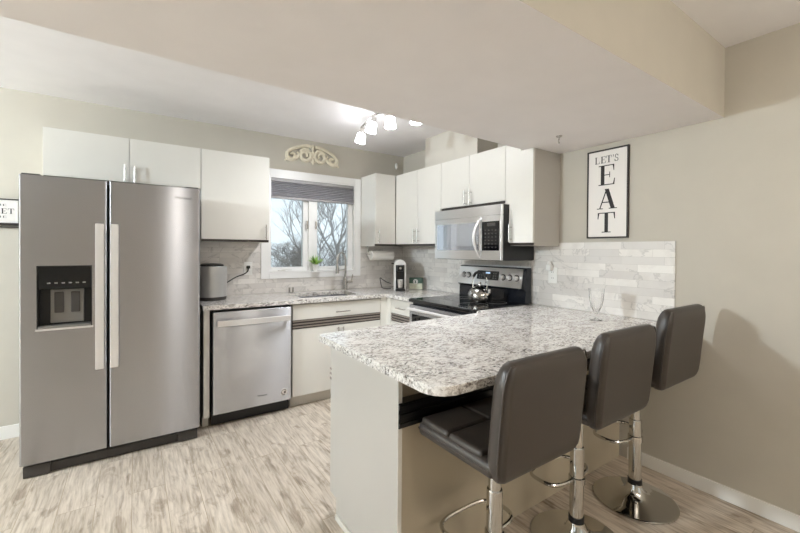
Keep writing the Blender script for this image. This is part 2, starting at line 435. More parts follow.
# blind
bl = thing('pleated_window_blind', 'grey pleated fabric blind drawn partway down inside the top of the kitchen window', 'blind', (-1.105, .01, WZ1-jt))
obj('headrail', bx(WX0+jt+.004, WX1-jt-.004, -.014, .024, WZ1-jt-.033, WZ1-jt-.0006, .003), 'blind_rail', bl)
prof = []; n = 8; z1, z0 = WZ1-jt-.034, 1.850
for i in range(n*2+1): prof.append((-.016 if i % 2 else .004, z1+(z0-z1)*i/(n*2)))
poly = prof + [(y+.012, z) for y, z in prof[::-1]]
obj('pleated_fabric', MB().prism(poly, 'x', WX0+jt+.006, WX1-jt-.006), 'blind', bl, 0)
obj('bottom_rail', bx(WX0+jt+.005, WX1-jt-.005, -.014, .022, 1.826, 1.8495, .004), 'blind_rail', bl)

# ---- windows of the dining side, behind and left of the camera
def plain_window(name, axis, lo, hi, u0, u1, z0, z1):
    r = sroot(name)
    def B(mb, a, b, c, d, l=lo+.04, h=hi-.04):
        if axis == 'y': mb.box(a, b, l, h, c, d)
        else: mb.box(l, h, a, b, c, d)
    mb = MB(); f = .06
    B(mb, u0, u0+f, z0, z1); B(mb, u1-f, u1, z0, z1); B(mb, u0+f, u1-f, z0, z0+f); B(mb, u0+f, u1-f, z1-f, z1)
    if u1-u0 > 1: B(mb, (u0+u1)/2-.04, (u0+u1)/2+.04, z0+f, z1-f)
    obj('window_frame', mb, 'vinyl', r)
    mb = MB(); mid = (lo+hi)/2
    if u1-u0 > 1:
        B(mb, u0+f, (u0+u1)/2-.04, z0+f, z1-f, mid-.002, mid+.002); B(mb, (u0+u1)/2+.04, u1-f, z0+f, z1-f, mid-.002, mid+.002)
    else: B(mb, u0+f, u1-f, z0+f, z1-f, mid-.002, mid+.002)
    obj('pane', mb, 'pane', r, 0)
plain_window('window_2', 'y', YF-.15, YF, *REAR[0]); plain_window('window_3', 'y', YF-.15, YF, *REAR[1])
plain_window('window_4', 'x', XL-.15, XL, *LEFTW[0])
def portal(name, loc, rot, sx, sy):
    l = bpy.data.lights.new(name, 'AREA'); l.shape = 'RECTANGLE'; l.size = sx; l.size_y = sy; l.cycles.is_portal = True
    o = bpy.data.objects.new(name, l); C.objects.link(o); o.location = loc; o.rotation_euler = rot
portal('window_portal', ((WX0+WX1)/2, .14, (WZ0+WZ1)/2), (-PI/2, 0, 0), WX1-WX0, WZ1-WZ0)
for u0, u1, z0, z1 in REAR: portal('window_portal', ((u0+u1)/2, YF-.14, (z0+z1)/2), (PI/2, 0, 0), u1-u0, z1-z0)
for u0, u1, z0, z1 in LEFTW: portal('window_portal', (XL-.14, (u0+u1)/2, (z0+z1)/2), (0, -PI/2, 0), z1-z0, u1-u0)

# ================================================================ OUTSIDE THE WINDOW
gr = bx(-60, 90, .3, 140, -1.2, -1.0); o = struct('ground_outside', gr, 'ground')
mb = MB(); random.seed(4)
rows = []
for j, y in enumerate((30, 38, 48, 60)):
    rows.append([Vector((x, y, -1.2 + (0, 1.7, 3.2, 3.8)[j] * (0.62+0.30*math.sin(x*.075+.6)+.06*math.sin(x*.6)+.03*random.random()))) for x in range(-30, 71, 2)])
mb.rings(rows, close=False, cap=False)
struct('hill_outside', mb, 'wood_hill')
def bare_tree(name, label, base, height, seed, mat, spread=0.55, depth=6, r0=0.1, lean=(0, 0), cat='tree', kids=3, start=.35):
    rnd = random.Random(seed); mb = MB()
    def branch(p, d, L, r, k):
        segs = 3; pts = [p]; q = p; dd = d
        for i in range(segs):
            dd = (dd + Vector((rnd.uniform(-.18, .18), rnd.uniform(-.18, .18), rnd.uniform(-.05, .16)))).normalized()
            q = q + dd*(L/segs); pts.append(q)
        mb.tube(pts, [r*(1-.13*i) for i in range(segs+1)], n=5 if k > 2 else 3)
        if k == 0: return
        for c in range(kids if k < depth else kids+2):
            t = rnd.uniform(start, 1.0) if c else 1.0
            i = min(segs-1, int(t*segs)); a = pts[i].lerp(pts[i+1], t*segs-i)
            ax = Vector((rnd.uniform(-1, 1), rnd.uniform(-1, 1), rnd.uniform(-.25, .6))).normalized()
            nd = (dd*(1-spread*.5) + ax*spread).normalized()
            branch(a, nd, L*rnd.uniform(.58, .82), r*rnd.uniform(.5, .68), k-1)
    branch(Vector(base), Vector((lean[0], lean[1], 1)).normalized(), height*.36, r0, depth)
    return tag(obj(name, mb, mat, loc=base), label, cat)
bare_tree('bare_tree', 'bare grey tree with a leaning trunk filling the right window pane', (5.3, 12.2, -1), 7.0, 11, 'bark', .55, 5, .10, (-.12, 0))
bare_tree('bare_tree', 'bare twiggy tree reaching up beside the central window mullion, seen in the left pane', (5.7, 18.5, -1), 7.2, 5, 'bark2', .55, 5, .085, (-.05, 0))
bare_tree('bare_shrub', 'dense bare brown shrub at the bottom of the left window pane', (2.0, 9.0, -1), 3.6, 8, 'bark2', .8, 6, .05, cat='shrub', start=.15, kids=4)
bare_tree('bare_shrub', 'low tangled grey shrub at the far left edge of the left window pane', (1.6, 13.6, -1), 3.0, 21, 'bark', .8, 5, .045, cat='shrub', start=.15)
bare_tree('bare_tree', 'slim bare tree standing behind the faucet in the right window pane', (9.3, 24.5, -1), 8.2, 33, 'bark', .6, 4, .08)

# ================================================================ CABINETS
CT = .914; FY = -.61          # counter top, cabinet fronts
LZ = .012
def bar_handle(name, p0, p1, out, parent, r=.005, post=.03, mat='nickel'):
    """bar handle from p0 to p1 standing off along -out"""
    p0 = Vector(p0); p1 = Vector(p1); o_ = Vector(out); mb = MB(); d = (p1-p0).normalized()
    mb.cyl(p0, p1, r, n=12)
    for t in (.16, .84):
        q = p0.lerp(p1, t); mb.cyl(q, q - o_*post, r*.8, n=10)
    return obj(name, mb, mat, parent)
def slab(ax, *a): return MB().box(*a, bev=.002)
def wall_cab(label, x0, x1, y0, y1, z0, z1, face, doors, handles, rail=True, poly=None):
    """face 'y': fronts look to -y, 'x': fronts look to -x; doors: split positions"""
    r = thing('wall_cabinet', label, 'cabinet', ((x0+x1)/2, (y0+y1)/2, z0), 'white slab-door wall cabinets')
    T = .019; e = .0005; rz = .022 if rail else 0
    if face == 'y':
        obj('body', bx(x0+e, x1-e, y0+T+e, y1-.0006, z0, z1), 'laminate', r)
        ds = []
        for a, b in zip(doors[:-1], doors[1:]):
            ds.append(obj('door', MB().box(a+.0015, b-.0015, y0, y0+T, z0+rz, z1, .0015), 'laminate', r))
        if rail: obj('finger_rail', bx(x0+.004, x1-.004, y0+.006, y0+T, z0+.002, z0+rz-.001), 'rail', r)
        for x, za, zb, i in handles: bar_handle('handle', (x, y0-.032, za), (x, y0-.032, zb), (0, -1, 0), ds[i])
    else:
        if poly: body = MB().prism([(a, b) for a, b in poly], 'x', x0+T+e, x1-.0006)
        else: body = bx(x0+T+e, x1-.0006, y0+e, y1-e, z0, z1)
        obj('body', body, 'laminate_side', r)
        ds = []
        for k, (a, b) in enumerate(zip(doors[:-1], doors[1:])):
            if poly: dm = MB().prism([(y0+.0015, z0+rz), (y0+.0015, 2.0595), (-1.94, 2.0595), (-1.94, z1), (-1.8005, z1), (-1.8005, 1.684), (-1.8375, 1.684), (-1.8375, z0+rz)], 'x', x0, x0+T)
            else: dm = MB().box(x0, x0+T, b+.0015, a-.0015, z0+rz, z1, .0015)
            ds.append(obj('door', dm, 'laminate', r))
        if rail: obj('finger_rail', bx(x0+.006, x0+T, y0+.004, y1-.004, z0+.002, z0+rz-.001), 'rail', r)
        for y, za, zb, i in handles: bar_handle('handle', (x0-.032, y, za), (x0-.032, y, zb), (-1, 0, 0), ds[i])
    return r
UT = 2.129
wall_cab('two-door white wall cabinet directly above the refrigerator', -3.1226, -2.19, -.331, 0, 1.79, UT, 'y', (-3.1226, -2.6548, -2.19), ((-2.683, 1.81, 1.93, 0), (-2.624, 1.81, 1.93, 1)))
wall_cab('tall single-door white wall cabinet between the refrigerator and the window', -2.1885, -1.6535, -.331, 0, 1.392, UT, 'y', (-2.1885, -1.6535), ((-1.688, 1.415, 1.545, 0),))
wall_cab('narrow single-door white wall cabinet just right of the window, above the paper towels', -.5706, -.3215, -.317, 0, 1.375, UT, 'y', (-.5706, -.3215), ((-.54, 1.408, 1.54, 0),))
wall_cab('two-door white wall cabinet in the corner above the coffee machine', -.317, 0, -1.056, -.0005, 1.375, UT, 'x', (-.3195, -.7, -1.056), ((-.672, 1.406, 1.543, 0), (-.735, 1.406, 1.543, 1)))
wall_cab('short two-door white wall cabinet above the microwave', -.317, 0, -1.799, -1.0565, 1.692, UT, 'x', (-1.0565, -1.415, -1.799), ((-1.385, 1.712, 1.838, 0), (-1.447, 1.712, 1.838, 1)))
wall_cab('narrow white wall cabinet right of the microwave, its top cut by the soffit', -.317, 0, -2.048, -1.8375, 1.372, UT, 'x', (-1.8, -2.048), ((-1.862, 1.4, 1.53, 0),),
         poly=[(-2.048, 1.372), (-2.048, 2.0595), (-1.94, 2.0595), (-1.94, UT), (-1.8005, UT), (-1.8005, 1.684), (-1.8375, 1.684), (-1.8375, 1.372)])

def rail_part(parent, x0, x1, y0, y1, z0, z1, ax):
    """dark finger rail with two raised ridges; ax is the outward axis"""
    mb = MB(); h = (z1-z0)
    if ax == 'y': mb.box(x0, x1, y0+.008, y1, z0, z1)
    elif ax == 'x': mb.box(x0+.008, x1, y0, y1, z0, z1)
    else: mb.box(x0, x1, y0, y1-.008, z0, z1)
    mb.mi = 1
    for t in (.22, .55, .88):
        za, zb = z0+h*(t-.08), z0+h*(t+.08)
        if ax == 'y': mb.box(x0, x1, y0, y0+.008, za, zb, .002)
        elif ax == 'x': mb.box(x0, x0+.008, y0, y1, za, zb, .002)
        else: mb.box(x0, x1, y1-.008, y1, za, zb, .002)
    return obj('grooved_rail', mb, ['rail', 'railm'], parent)

# end panel left of the dishwasher
t = thing('end_panel', 'narrow white upright end panel between the refrigerator and the dishwasher', 'panel', (-2.187, -.3, 0))
obj('panel', bx(-2.205, -2.165, FY+.002, -.012, .0805, .8815, .001), 'laminate', t)
obj('plinth', bx(-2.205, -2.165, -.55, -.02, .0005, .08), 'toe', t)
# sink base
sb = thing('sink_base_cabinet', 'white base cabinet with a drawer front and two doors under the sink', 'cabinet', (-1.1, -.3, 0))
x0, x1 = -1.54, -.68
mb = MB(); mb.box(x0, x0+.018, FY+.021, -.012, .1, .88); mb.box(x1-.018, x1, FY+.021, -.012, .1, .88); mb.box(x0+.018, x1-.018, FY+.021, -.012, .1, .118); mb.box(x0+.018, x1-.018, FY+.021, FY+.04, .118, .88)
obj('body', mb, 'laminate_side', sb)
d = obj('drawer_front', MB().box(x0+.002, x1-.002, FY, FY+.02, .741, .868, .0015), 'laminate', sb)
bar_handle('handle', (-1.16, FY-.03, .786), (-1.02, FY-.03, .786), (0, -1, 0), d)
rail_part(sb, x0+.002, x1-.002, FY+.001, FY+.02, .664, .739, 'y')
for a, b, hx in ((x0+.002, -1.111, -1.135), (-1.109, x1-.002, -1.085)):
    d = obj('door', MB().box(a, b, FY, FY+.02, .1, .662, .0015), 'laminate', sb)
    bar_handle('handle', (hx, FY-.03, .545), (hx, FY-.03, .65), (0, -1, 0), d)
obj('toe_kick', bx(x0, x1, FY+.06, FY+.075, .0005, .0995), 'toe', sb)
# corner post / blind corner
cb = thing('corner_base_cabinet', 'plain white corner base unit where the two counters meet', 'cabinet', (-.34, -.34, 0))
mb = MB(); mb.prism([(-.678, FY+.002), (-.612, FY+.002), (-.612, -.678), (-.02, -.678), (-.02, -.02), (-.678, -.02)], 'z', .1, .88)
obj('body', mb, 'laminate', cb)
obj('toe_kick', MB().prism([(-.678, -.55), (-.56, -.55), (-.56, -.678), (-.1, -.678), (-.1, -.1), (-.678, -.1)], 'z', .0005, .0995), 'toe', cb)
# drawer base left of range
db = thing('drawer_base_cabinet', 'narrow white base cabinet with one drawer, left of the range', 'cabinet', (-.3, -.88, 0))
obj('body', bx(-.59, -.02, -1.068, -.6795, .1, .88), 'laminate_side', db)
d = obj('drawer_front', MB().box(-.61, -.5905, -1.066, -.6815, .741, .868, .0015), 'laminate', db)
bar_handle('handle', (-.64, -.94, .80), (-.64, -.80, .80), (-1, 0, 0), d)
rail_part(db, -.609, -.5905, -1.066, -.6815, .664, .739, 'x')
d = obj('door', MB().box(-.61, -.5905, -1.066, -.6815, .1, .662, .0015), 'laminate', db)
bar_handle('handle', (-.64, -1.03, .54), (-.64, -1.03, .64), (-1, 0, 0), d)
obj('toe_kick', bx(-.55, -.53, -1.068, -.6795, .0005, .0995), 'toe', db)
# peninsula
pc = thing('peninsula_cabinet', 'white base cabinet of the breakfast bar with a tan back panel facing the stools', 'cabinet', (-.9, -2.23, 0))
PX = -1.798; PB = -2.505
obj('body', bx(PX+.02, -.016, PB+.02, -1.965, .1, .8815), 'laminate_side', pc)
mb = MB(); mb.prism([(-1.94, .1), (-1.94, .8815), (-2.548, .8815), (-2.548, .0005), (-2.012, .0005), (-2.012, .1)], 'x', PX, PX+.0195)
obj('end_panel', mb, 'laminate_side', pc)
obj('end_panel_edge', bx(PX+.0005, PX+.019, -2.5515, -2.5485, .0005, .8815), 'laminate', pc)
bpan = obj('back_panel', bx(PX+.02, -.016, PB, PB+.0195, .0005, .8815), 'panel_tan', pc)
mb = MB(); mb.box(PX+.02, -.016, -2.556, PB-.0005, .652, .748); mb.box(PX+.0005, PX+.02, -2.556, -2.552, .652, .748)
for z in (.656, .690, .724): mb.box(PX+.0005, -.016, -2.563, -2.556, z, z+.018, .003)
obj('grooved_rail', mb, 'black', pc)
xs_ = (PX+.02, -1.4, -1.02, -.68)
for a, b in zip(xs_[:-1], xs_[1:]):
    d = obj('drawer_front', MB().box(a+.0015, b-.0015, -1.9645, -1.945, .741, .868, .0015), 'laminate', pc)
    bar_handle('handle', ((a+b)/2-.07, -1.915, .80), ((a+b)/2+.07, -1.915, .80), (0, 1, 0), d)
    d = obj('door', MB().box(a+.0015, b-.0015, -1.9645, -1.945, .1, .662, .0015), 'laminate', pc)
    bar_handle('handle', (b-.05, -1.915, .54), (b-.05, -1.915, .64), (0, 1, 0), d)
mb = MB(); mb.box(PX+.02, -.68, -1.9645, -1.952, .664, .739); mb.mi = 1
for z in (.673, .697, .721): mb.box(PX-.003, -.68, -1.952, -1.934, z, z+.012, .002)
obj('grooved_rail', mb, ['rail', 'railm'], pc)
obj('toe_kick', bx(PX+.02, -.7, -2.03, -2.015, .0005, .0995), 'toe', pc)
obj('toe_kick', MB().box(PX-.012, PX-.0005, -2.545, -2.02, .0005, .028, .004), 'toe', pc)
fb = thing('filler_base_cabinet', 'white filler base unit right of the range, closed in by the peninsula', 'cabinet', (-.3, -1.9, 0))
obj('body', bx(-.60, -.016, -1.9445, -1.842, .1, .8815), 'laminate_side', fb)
obj('front_panel', bx(-.62, -.6005, -1.9435, -1.842, .1, .8815), 'laminate', fb)
obj('toe_kick', bx(-.55, -.53, -1.9445, -1.842, .0005, .0995), 'toe', fb)

# ================================================================ COUNTERTOPS, SINK
SX0, SX1, SY0, SY1 = -1.43, -.85, -.535, -.165
def keep(x, y):
    if SX0 < x < SX1 and SY0 < y < SY1: return False
    return y > -.638 or x > -.638
mb = MB().grid_slab([-2.214, SX0, SX1, -.638, -.0125], [-1.0705, -.638, SY0, SY1, -.0125], keep, .882, CT)
tag(obj('countertop', mb, 'granite', smooth=0), 'L-shaped speckled grey granite countertop along the window wall, with the sink cut into it', 'countertop')
def arc(cx, cy, r, a0, a1, n=6): return [(cx+r*math.cos(a0+(a1-a0)*i/n), cy+r*math.sin(a0+(a1-a0)*i/n)) for i in range(n+1)]
px0, py0, py1 = -1.876, -1.957, -2.875
poly = [(-.0125, -1.8415), (-.655, -1.8415), (-.655, -1.915)] + arc(px0+.02, py0-.02, .02, PI/2, PI) + arc(px0+.075, py1+.075, .075, PI, 1.5*PI) + [(-.0125, py1)]
tag(obj('breakfast_bar_top', MB().prism(poly, 'z', .882, CT, .004), 'granite'), 'speckled grey granite breakfast bar top in front of the three stools', 'countertop')
sk = thing('sink', 'stainless undermount sink below the window', 'sink', ((SX0+SX1)/2, (SY0+SY1)/2, .70))
mb = MB(); a, b, c, d_ = SX0-.006, SX1+.006, SY0-.006, SY1+.006; z0, z1 = .705, .8812; e = .012
mb.box(a, b, c, d_, z0, z0+.008); mb.box(a, a+.005, c, d_, z0+.008, z1); mb.box(b-.005, b, c, d_, z0+.008, z1); mb.box(a+.005, b-.005, c, c+.005, z0+.008, z1); mb.box(a+.005, b-.005, d_-.005, d_, z0+.008, z1)
obj('basin', mb, 'steel_bright', sk)
obj('drain', MB().lathe([(.001, .722), (.03, .722), (.042, .7195), (.044, .7135), (.001, .7135)], ((SX0+SX1)/2, (SY0+SY1)/2, 0)), 'chrome', sk)
# faucet
fx, fy = -.80, -.095
fa = thing('faucet', 'chrome gooseneck pull-down faucet behind the sink', 'faucet', (fx, fy, CT))
obj('base', MB().lathe([(.001, CT+.0005), (.03, CT+.0005), (.03, CT+.01), (.024, CT+.016), (.023, CT+.12), (.018, CT+.135), (.001, CT+.135)], (fx, fy, 0)), 'nickel', fa)
dv = Vector((-.82, -.57, 0)).normalized()
R = .085; top = 1.22
pts = [Vector((fx, fy, z)) for z in (CT+.13, 1.1, 1.16, top)]
for i in range(1, 13):
    a = PI*i/12; pts.append(Vector((fx, fy, top)) + dv*(R-R*math.cos(a)) + Vector((0, 0, R*math.sin(a))))
pts.append(Vector((fx, fy, 1.17)) + dv*2*R)
obj('spout', MB().tube(pts, .0115, 12), 'nickel', fa)
nz = Vector((fx, fy, 0)) + dv*2*R
obj('spray_head', MB().lathe([(.001, 1.095), (.019, 1.095), (.021, 1.105), (.016, 1.175), (.001, 1.175)], nz), 'nickel', fa)
obj('docking_arm', MB().cyl(Vector((fx, fy, 1.125)), nz+Vector((0, 0, 1.125)) - dv*.017, .005, n=10), 'nickel', fa)
mb = MB(); mb.cyl((fx+.018, fy-.006, 1.0), (fx+.075, fy-.012, 1.0), .016, .015); mb.tube([(fx+.066, fy-.012, 1.005), (fx+.072, fy-.013, 1.04), (fx+.078, fy-.014, 1.075)], .006)
obj('lever', mb, 'nickel', fa)
for x, y, s in ((-1.395, -.095, 'left'), (-1.362, -.1, 'right')):
    t = thing('soap_pump', 'small steel post on the counter left of the sink, the %s one of the pair' % s, 'soap dispenser', (x, y, CT), 'steel posts left of the sink')
    obj('post', MB().lathe([(.001, CT+.0005), (.009, CT+.0005), (.009, CT+.05), (.007, CT+.056), (.001, CT+.056)], (x, y, 0), 12), 'nickel', t)
    obj('collar', MB().lathe([(.0095, CT+.0005), (.014, CT+.0005), (.014, CT+.008), (.0095, CT+.010)], (x, y, 0), 12, cap=False), 'chrome', t)

# ================================================================ APPLIANCES
def text_mesh(s, size, M4, parent, mat, name='lettering', depth=.0004):
    cu = bpy.data.curves.new('txt', 'FONT'); cu.body = s; cu.size = size; cu.extrude = depth; cu.align_x = 'CENTER'; cu.align_y = 'CENTER'
    to = bpy.data.objects.new('txt', cu); C.objects.link(to)
    dg = bpy.context.evaluated_depsgraph_get(); me = bpy.data.meshes.new_from_object(to.evaluated_get(dg))
    bpy.data.objects.remove(to); bpy.data.curves.remove(cu)
    me.transform(Matrix.Translation(-wloc(parent)) @ M4); me.name = name
    me.materials.clear(); me.materials.append(M[mat])
    o = bpy.data.objects.new(name, me); C.objects.link(o); o.parent = parent; return o
def face_y(x, y, z): return Matrix.Translation((x, y, z)) @ Matrix.Rotation(PI/2, 4, 'X')          # reads from -y
def face_x(x, y, z): return Matrix.Translation((x, y, z)) @ Matrix.Rotation(-PI/2, 4, 'Z') @ Matrix.Rotation(PI/2, 4, 'X')   # reads from -x

# ---- refrigerator
FX0, FX1, FYF = -3.164, -2.246, -.752
fr = thing('refrigerator', 'large stainless side-by-side refrigerator with a black water and ice dispenser', 'refrigerator', ((FX0+FX1)/2, -.4, 0))
obj('body', MB().box(FX0+.006, FX1-.006, -.675, -.04, .03, 1.735, .004), 'dkgrey', fr)
SP = -2.759
def curved_door(x0, x1, bulge, hole=None):
    mb = MB(); z0, z1 = .087, 1.7486; n = 14
    xs = [x0+(x1-x0)*i/n for i in range(n+1)]
    def yf(x): u = (x-x0)/(x1-x0); edge = min(u, 1-u)*(x1-x0); r = .012; c = 0
        # rounded vertical edges
    def front(x):
        e = min(x-x0, x1-x); r = .014
        k = 0 if e >= r else r-math.sqrt(max(0, r*r-(r-e)**2))
        u = (x-x0)/(x1-x0)*2-1
        return FYF + k + bulge*(u*u)
    ex = [x0, x0+.003, x0+.008, x0+.014] + [x0+.014+(x1-x0-.028)*i/10 for i in range(1, 10)] + [x1-.014, x1-.008, x1-.003, x1]
    poly = [(x, front(x)) for x in ex] + [(x1, -.678), (x0, -.678)]
    if hole is None: mb.prism(poly, 'z', z0, z1)
    else:
        hx0, hx1, hz0, hz1 = hole
        mb.prism(poly, 'z', z0, hz0); mb.prism(poly, 'z', hz1, z1)
        L_ = [(x, y) for x, y in poly if x < hx0-.001 and y < -.70] + [(hx0, front(hx0)), (hx0, -.678), (x0, -.678)]
        R_ = [(hx1, front(hx1))] + [(x, y) for x, y in poly if x > hx1+.001 and y < -.70] + [(x1, -.678), (hx1, -.678)]
        mb.prism(L_, 'z', hz0, hz1); mb.prism(R_, 'z', hz0, hz1)
        bmesh.ops.remove_doubles(mb.b, verts=mb.b.verts, dist=1e-5)
        seen = {}
        for f in list(mb.b.faces):
            pass
    return mb
hole = (-3.088, -2.838, .862, 1.228)
dl = obj('freezer_door', curved_door(FX0, SP-.004, .003, hole), 'steel', fr, 25)
drr = obj('fridge_door', curved_door(SP+.004, FX1, .003), 'steel', fr, 25)
for d_, a, b in ((dl, -2.820, -2.777), (drr, -2.748, -2.705)):
    mb = MB(); mb.box(a, b, -.806, -.786, .597, 1.482, .005)
    for z in (.62, 1.43): mb.box(a+.006, b-.006, -.787, FYF+.006, z, z+.03, .002)
    obj('handle', mb, 'handle', d_)
dsp = obj('dispenser', MB().box(hole[0], hole[1], -.690, -.679, hole[2], hole[3]).box(hole[0], hole[0]+.005, -.750, -.69, hole[2], hole[3]).box(hole[1]-.005, hole[1], -.750, -.69, hole[2], hole[3]).box(hole[0]+.005, hole[1]-.005, -.75, -.69, hole[3]-.005, hole[3]), 'black', dl)
obj('control_panel', MB().box(hole[0]+.0055, hole[1]-.0055, -.749, -.7, 1.09, hole[3]-.0055, .003), 'bglass', dsp)
mb = MB()
for i in range(6): mb.box(hole[0]+.045+i*.032, hole[0]+.060+i*.032, -.7505, -.7492, 1.122, 1.130)
obj('button_marks', mb, 'greyplastic', dsp)
obj('paddle_housing', MB().box(-3.035, -2.88, -.702, -.6905, .885, 1.085, .004), 'greyplastic', dsp)
for x in (-2.995, -2.92):
    obj('paddle', MB().box(x-.022, x+.022, -.712, -.7022, .945, 1.07, .006), 'dkgrey', dsp)
obj('drip_tray', MB().box(hole[0]+.0055, hole[1]-.0055, -.757, -.692, hole[2]+.0005, hole[2]+.014, .002), 'greyplastic', dsp)
obj('dispenser_trim', MB().box(hole[0]-.006, hole[1]+.006, -.7545, -.7505, hole[2]-.012, hole[2]-.0005, .001), 'handle', dl)
text_mesh('Whirlpool', .024, face_y(-2.352, FYF+.0005, 1.677), drr, 'dkgrey', 'brand_lettering')
mb = MB(); mb.box(FX0+.012, FX1-.012, -.70, -.676, .0, .082, .003)
mb.box(FX0+.012, FX0+.13, -.725, -.70, .004, .07, .004); mb.box(FX1-.13, FX1-.012, -.725, -.70, .004, .07, .004)
mb.box(FX0+.02, FX1-.02, -.71, -.70, .045, .06)
obj('base_grille', mb, 'dkgrey', fr)
for xh in (FX0+.01, FX1-.09): obj('hinge_cover', MB().box(xh, xh+.08, -.74, -.64, 1.7492, 1.758, .003), 'dkgrey', fr)

# ---- dishwasher
DX0, DX1 = -2.152, -1.553
dw = thing('dishwasher', 'stainless dishwasher with a long bar handle under the counter', 'dishwasher', (-1.853, -.3, 0))
obj('body', bx(DX0+.004, DX1-.004, -.585, -.03, .09, .868), 'black', dw)
dd = obj('door', MB().box(DX0+.005, DX1-.004, -.635, -.586, .098, .862, .006, 3), 'steel_bright', dw)
mb = MB(); n = 16
ring = []
for i in range(n+1):
    u = i/n; x = DX0+.03+(DX1-DX0-.055)*u; yb = -.668-.014*(1-(2*u-1)**2)
    ring.append([(x, yb, .757), (x, yb-.012, .760), (x, yb-.012, .799), (x, yb, .802)])
mb.rings([[Vector(p) for p in r] for r in ring])
for x in (DX0+.045, DX1-.04): mb.box(x-.008, x+.008, -.669, -.6345, .765, .795)
obj('handle', mb, 'handle', dd)
text_mesh('Whirlpool', .018, face_y(-1.79, -.6356, .178), dd, 'dkgrey', 'brand_lettering')
mb = MB(); mb.cyl((-1.617, -.6351, .170), (-1.617, -.6358, .170), .028, n=24); mb.mi = 1
mb.tube([(-1.617+.02*math.cos(a), -.6360, .17+.02*math.sin(a)) for a in [.5+i*.45 for i in range(11)]], .003, 6); mb.cyl((-1.611, -.6359, .168), (-1.611, -.6363, .168), .009, n=12)
obj('sticker', mb, ['handle', 'black'], dd)
obj('toe_panel', MB().box(DX0+.006, DX1-.006, -.575, -.563, .004, .0975, .002), 'black', dw)

# ---- range
RY0, RY1 = -1.835, -1.0735
rg = thing('range', 'stainless electric range with a black glass cooktop and rear control panel', 'stove', (-.35, -1.455, 0))
obj('body', bx(-.64, -.03, RY0+.003, RY1-.003, .02, .893), 'bluesteel', rg)
ct = obj('cooktop', MB().box(-.688, -.06, RY0+.001, RY1-.001, .894, .921, .006, 3), 'bglass', rg)
for x, y, r in ((-.50, -1.27, .095), (-.50, -1.65, .115), (-.24, -1.27, .075), (-.24, -1.65, .085)):
    mb = MB().tube([(x+r*math.cos(a), y+r*math.sin(a), .9208) for a in [2*PI*i/40 for i in range(40)]], .0012, 4, closed=True)
    obj('burner_ring', mb, 'greyplastic', ct)
od = obj('oven_door', MB().box(-.682, -.6405, RY0+.006, RY1-.006, .21, .872, .004), 'steel_bright', rg)
obj('oven_window', MB().box(-.6845, -.6815, RY0+.085, RY1-.045, .36, .795, .001), 'bglass', od)
mb = MB(); mb.cyl((-.725, RY0+.04, .843), (-.725, RY1-.04, .843), .012, n=16)
for y in (RY0+.08, RY1-.08): mb.cyl((-.725, y, .843), (-.68, y, .843), .009, n=12)
obj('oven_handle', mb, 'handle', od)
obj('storage_drawer', MB().box(-.678, -.6405, RY0+.006, RY1-.006, .05, .2, .004), 'steel_bright', rg)
bg_ = obj('backguard', MB().prism([(-.10, .9215), (-.095, 1.015), (-.115, 1.03), (-.085, 1.195), (-.07, 1.2), (-.03, 1.2), (-.03, .9215)], 'y', RY0+.012, RY1-.004), 'bluesteel', rg)
def slopeF(z): return -.115+.030*(z-1.03)/.165
cp = obj('control_panel', MB().prism([(slopeF(1.035)-.004, 1.035), (slopeF(1.19)-.004, 1.19), (slopeF(1.19)-.0003, 1.19), (slopeF(1.035)-.0003, 1.035)], 'y', RY0+.04, RY1-.002), 'steel_light', bg_)
for y in (-1.147, -1.205, -1.605, -1.674, -1.743):
    z = 1.115; x = slopeF(z)-.0045; mb = MB(); mb.cyl((x, y, z), (x-.005, y, z), .026, .026, 20); mb.mi = 1; mb.cyl((x-.005, y, z), (x-.026, y, z), .02, .017, 20); mb.box(x-.032, x-.026, y-.004, y+.004, z-.016, z+.016, .001)
    obj('knob', mb, ['black', 'handle'], cp)
mb = MB(); za, zb = 1.085, 1.16
mb.prism([(slopeF(za)-.0065, za), (slopeF(zb)-.0065, zb), (slopeF(zb)-.0042, zb), (slopeF(za)-.0042, za)], 'y', -1.555, -1.31)
dis = obj('display', mb, 'bglass', cp)
mb = MB(); z = 1.14; x = slopeF(z)-.0068
mb.box(x-.0004, x+.0003, -1.46, -1.41, 1.13, 1.15)
obj('clock_digits', mb, mk_emit('lit_display_digits', (.55, .75, 1.0), .2), dis)
for yp in ((-1.34, -1.365), (-1.50, -1.525)):
  mb = MB()
  for yy in yp:
    for z in (1.10, 1.12, 1.14): mb.box(slopeF(z)-.0072, slopeF(z)-.0063, yy-.006, yy+.006, z-.003, z+.003)
  obj('touch_marks', mb, 'greyplastic', dis)
obj('panel_logo', MB().cyl((slopeF(1.06)-.004, -1.43, 1.06), (slopeF(1.06)-.0055, -1.43, 1.06), .012, n=20), 'greyplastic', cp)

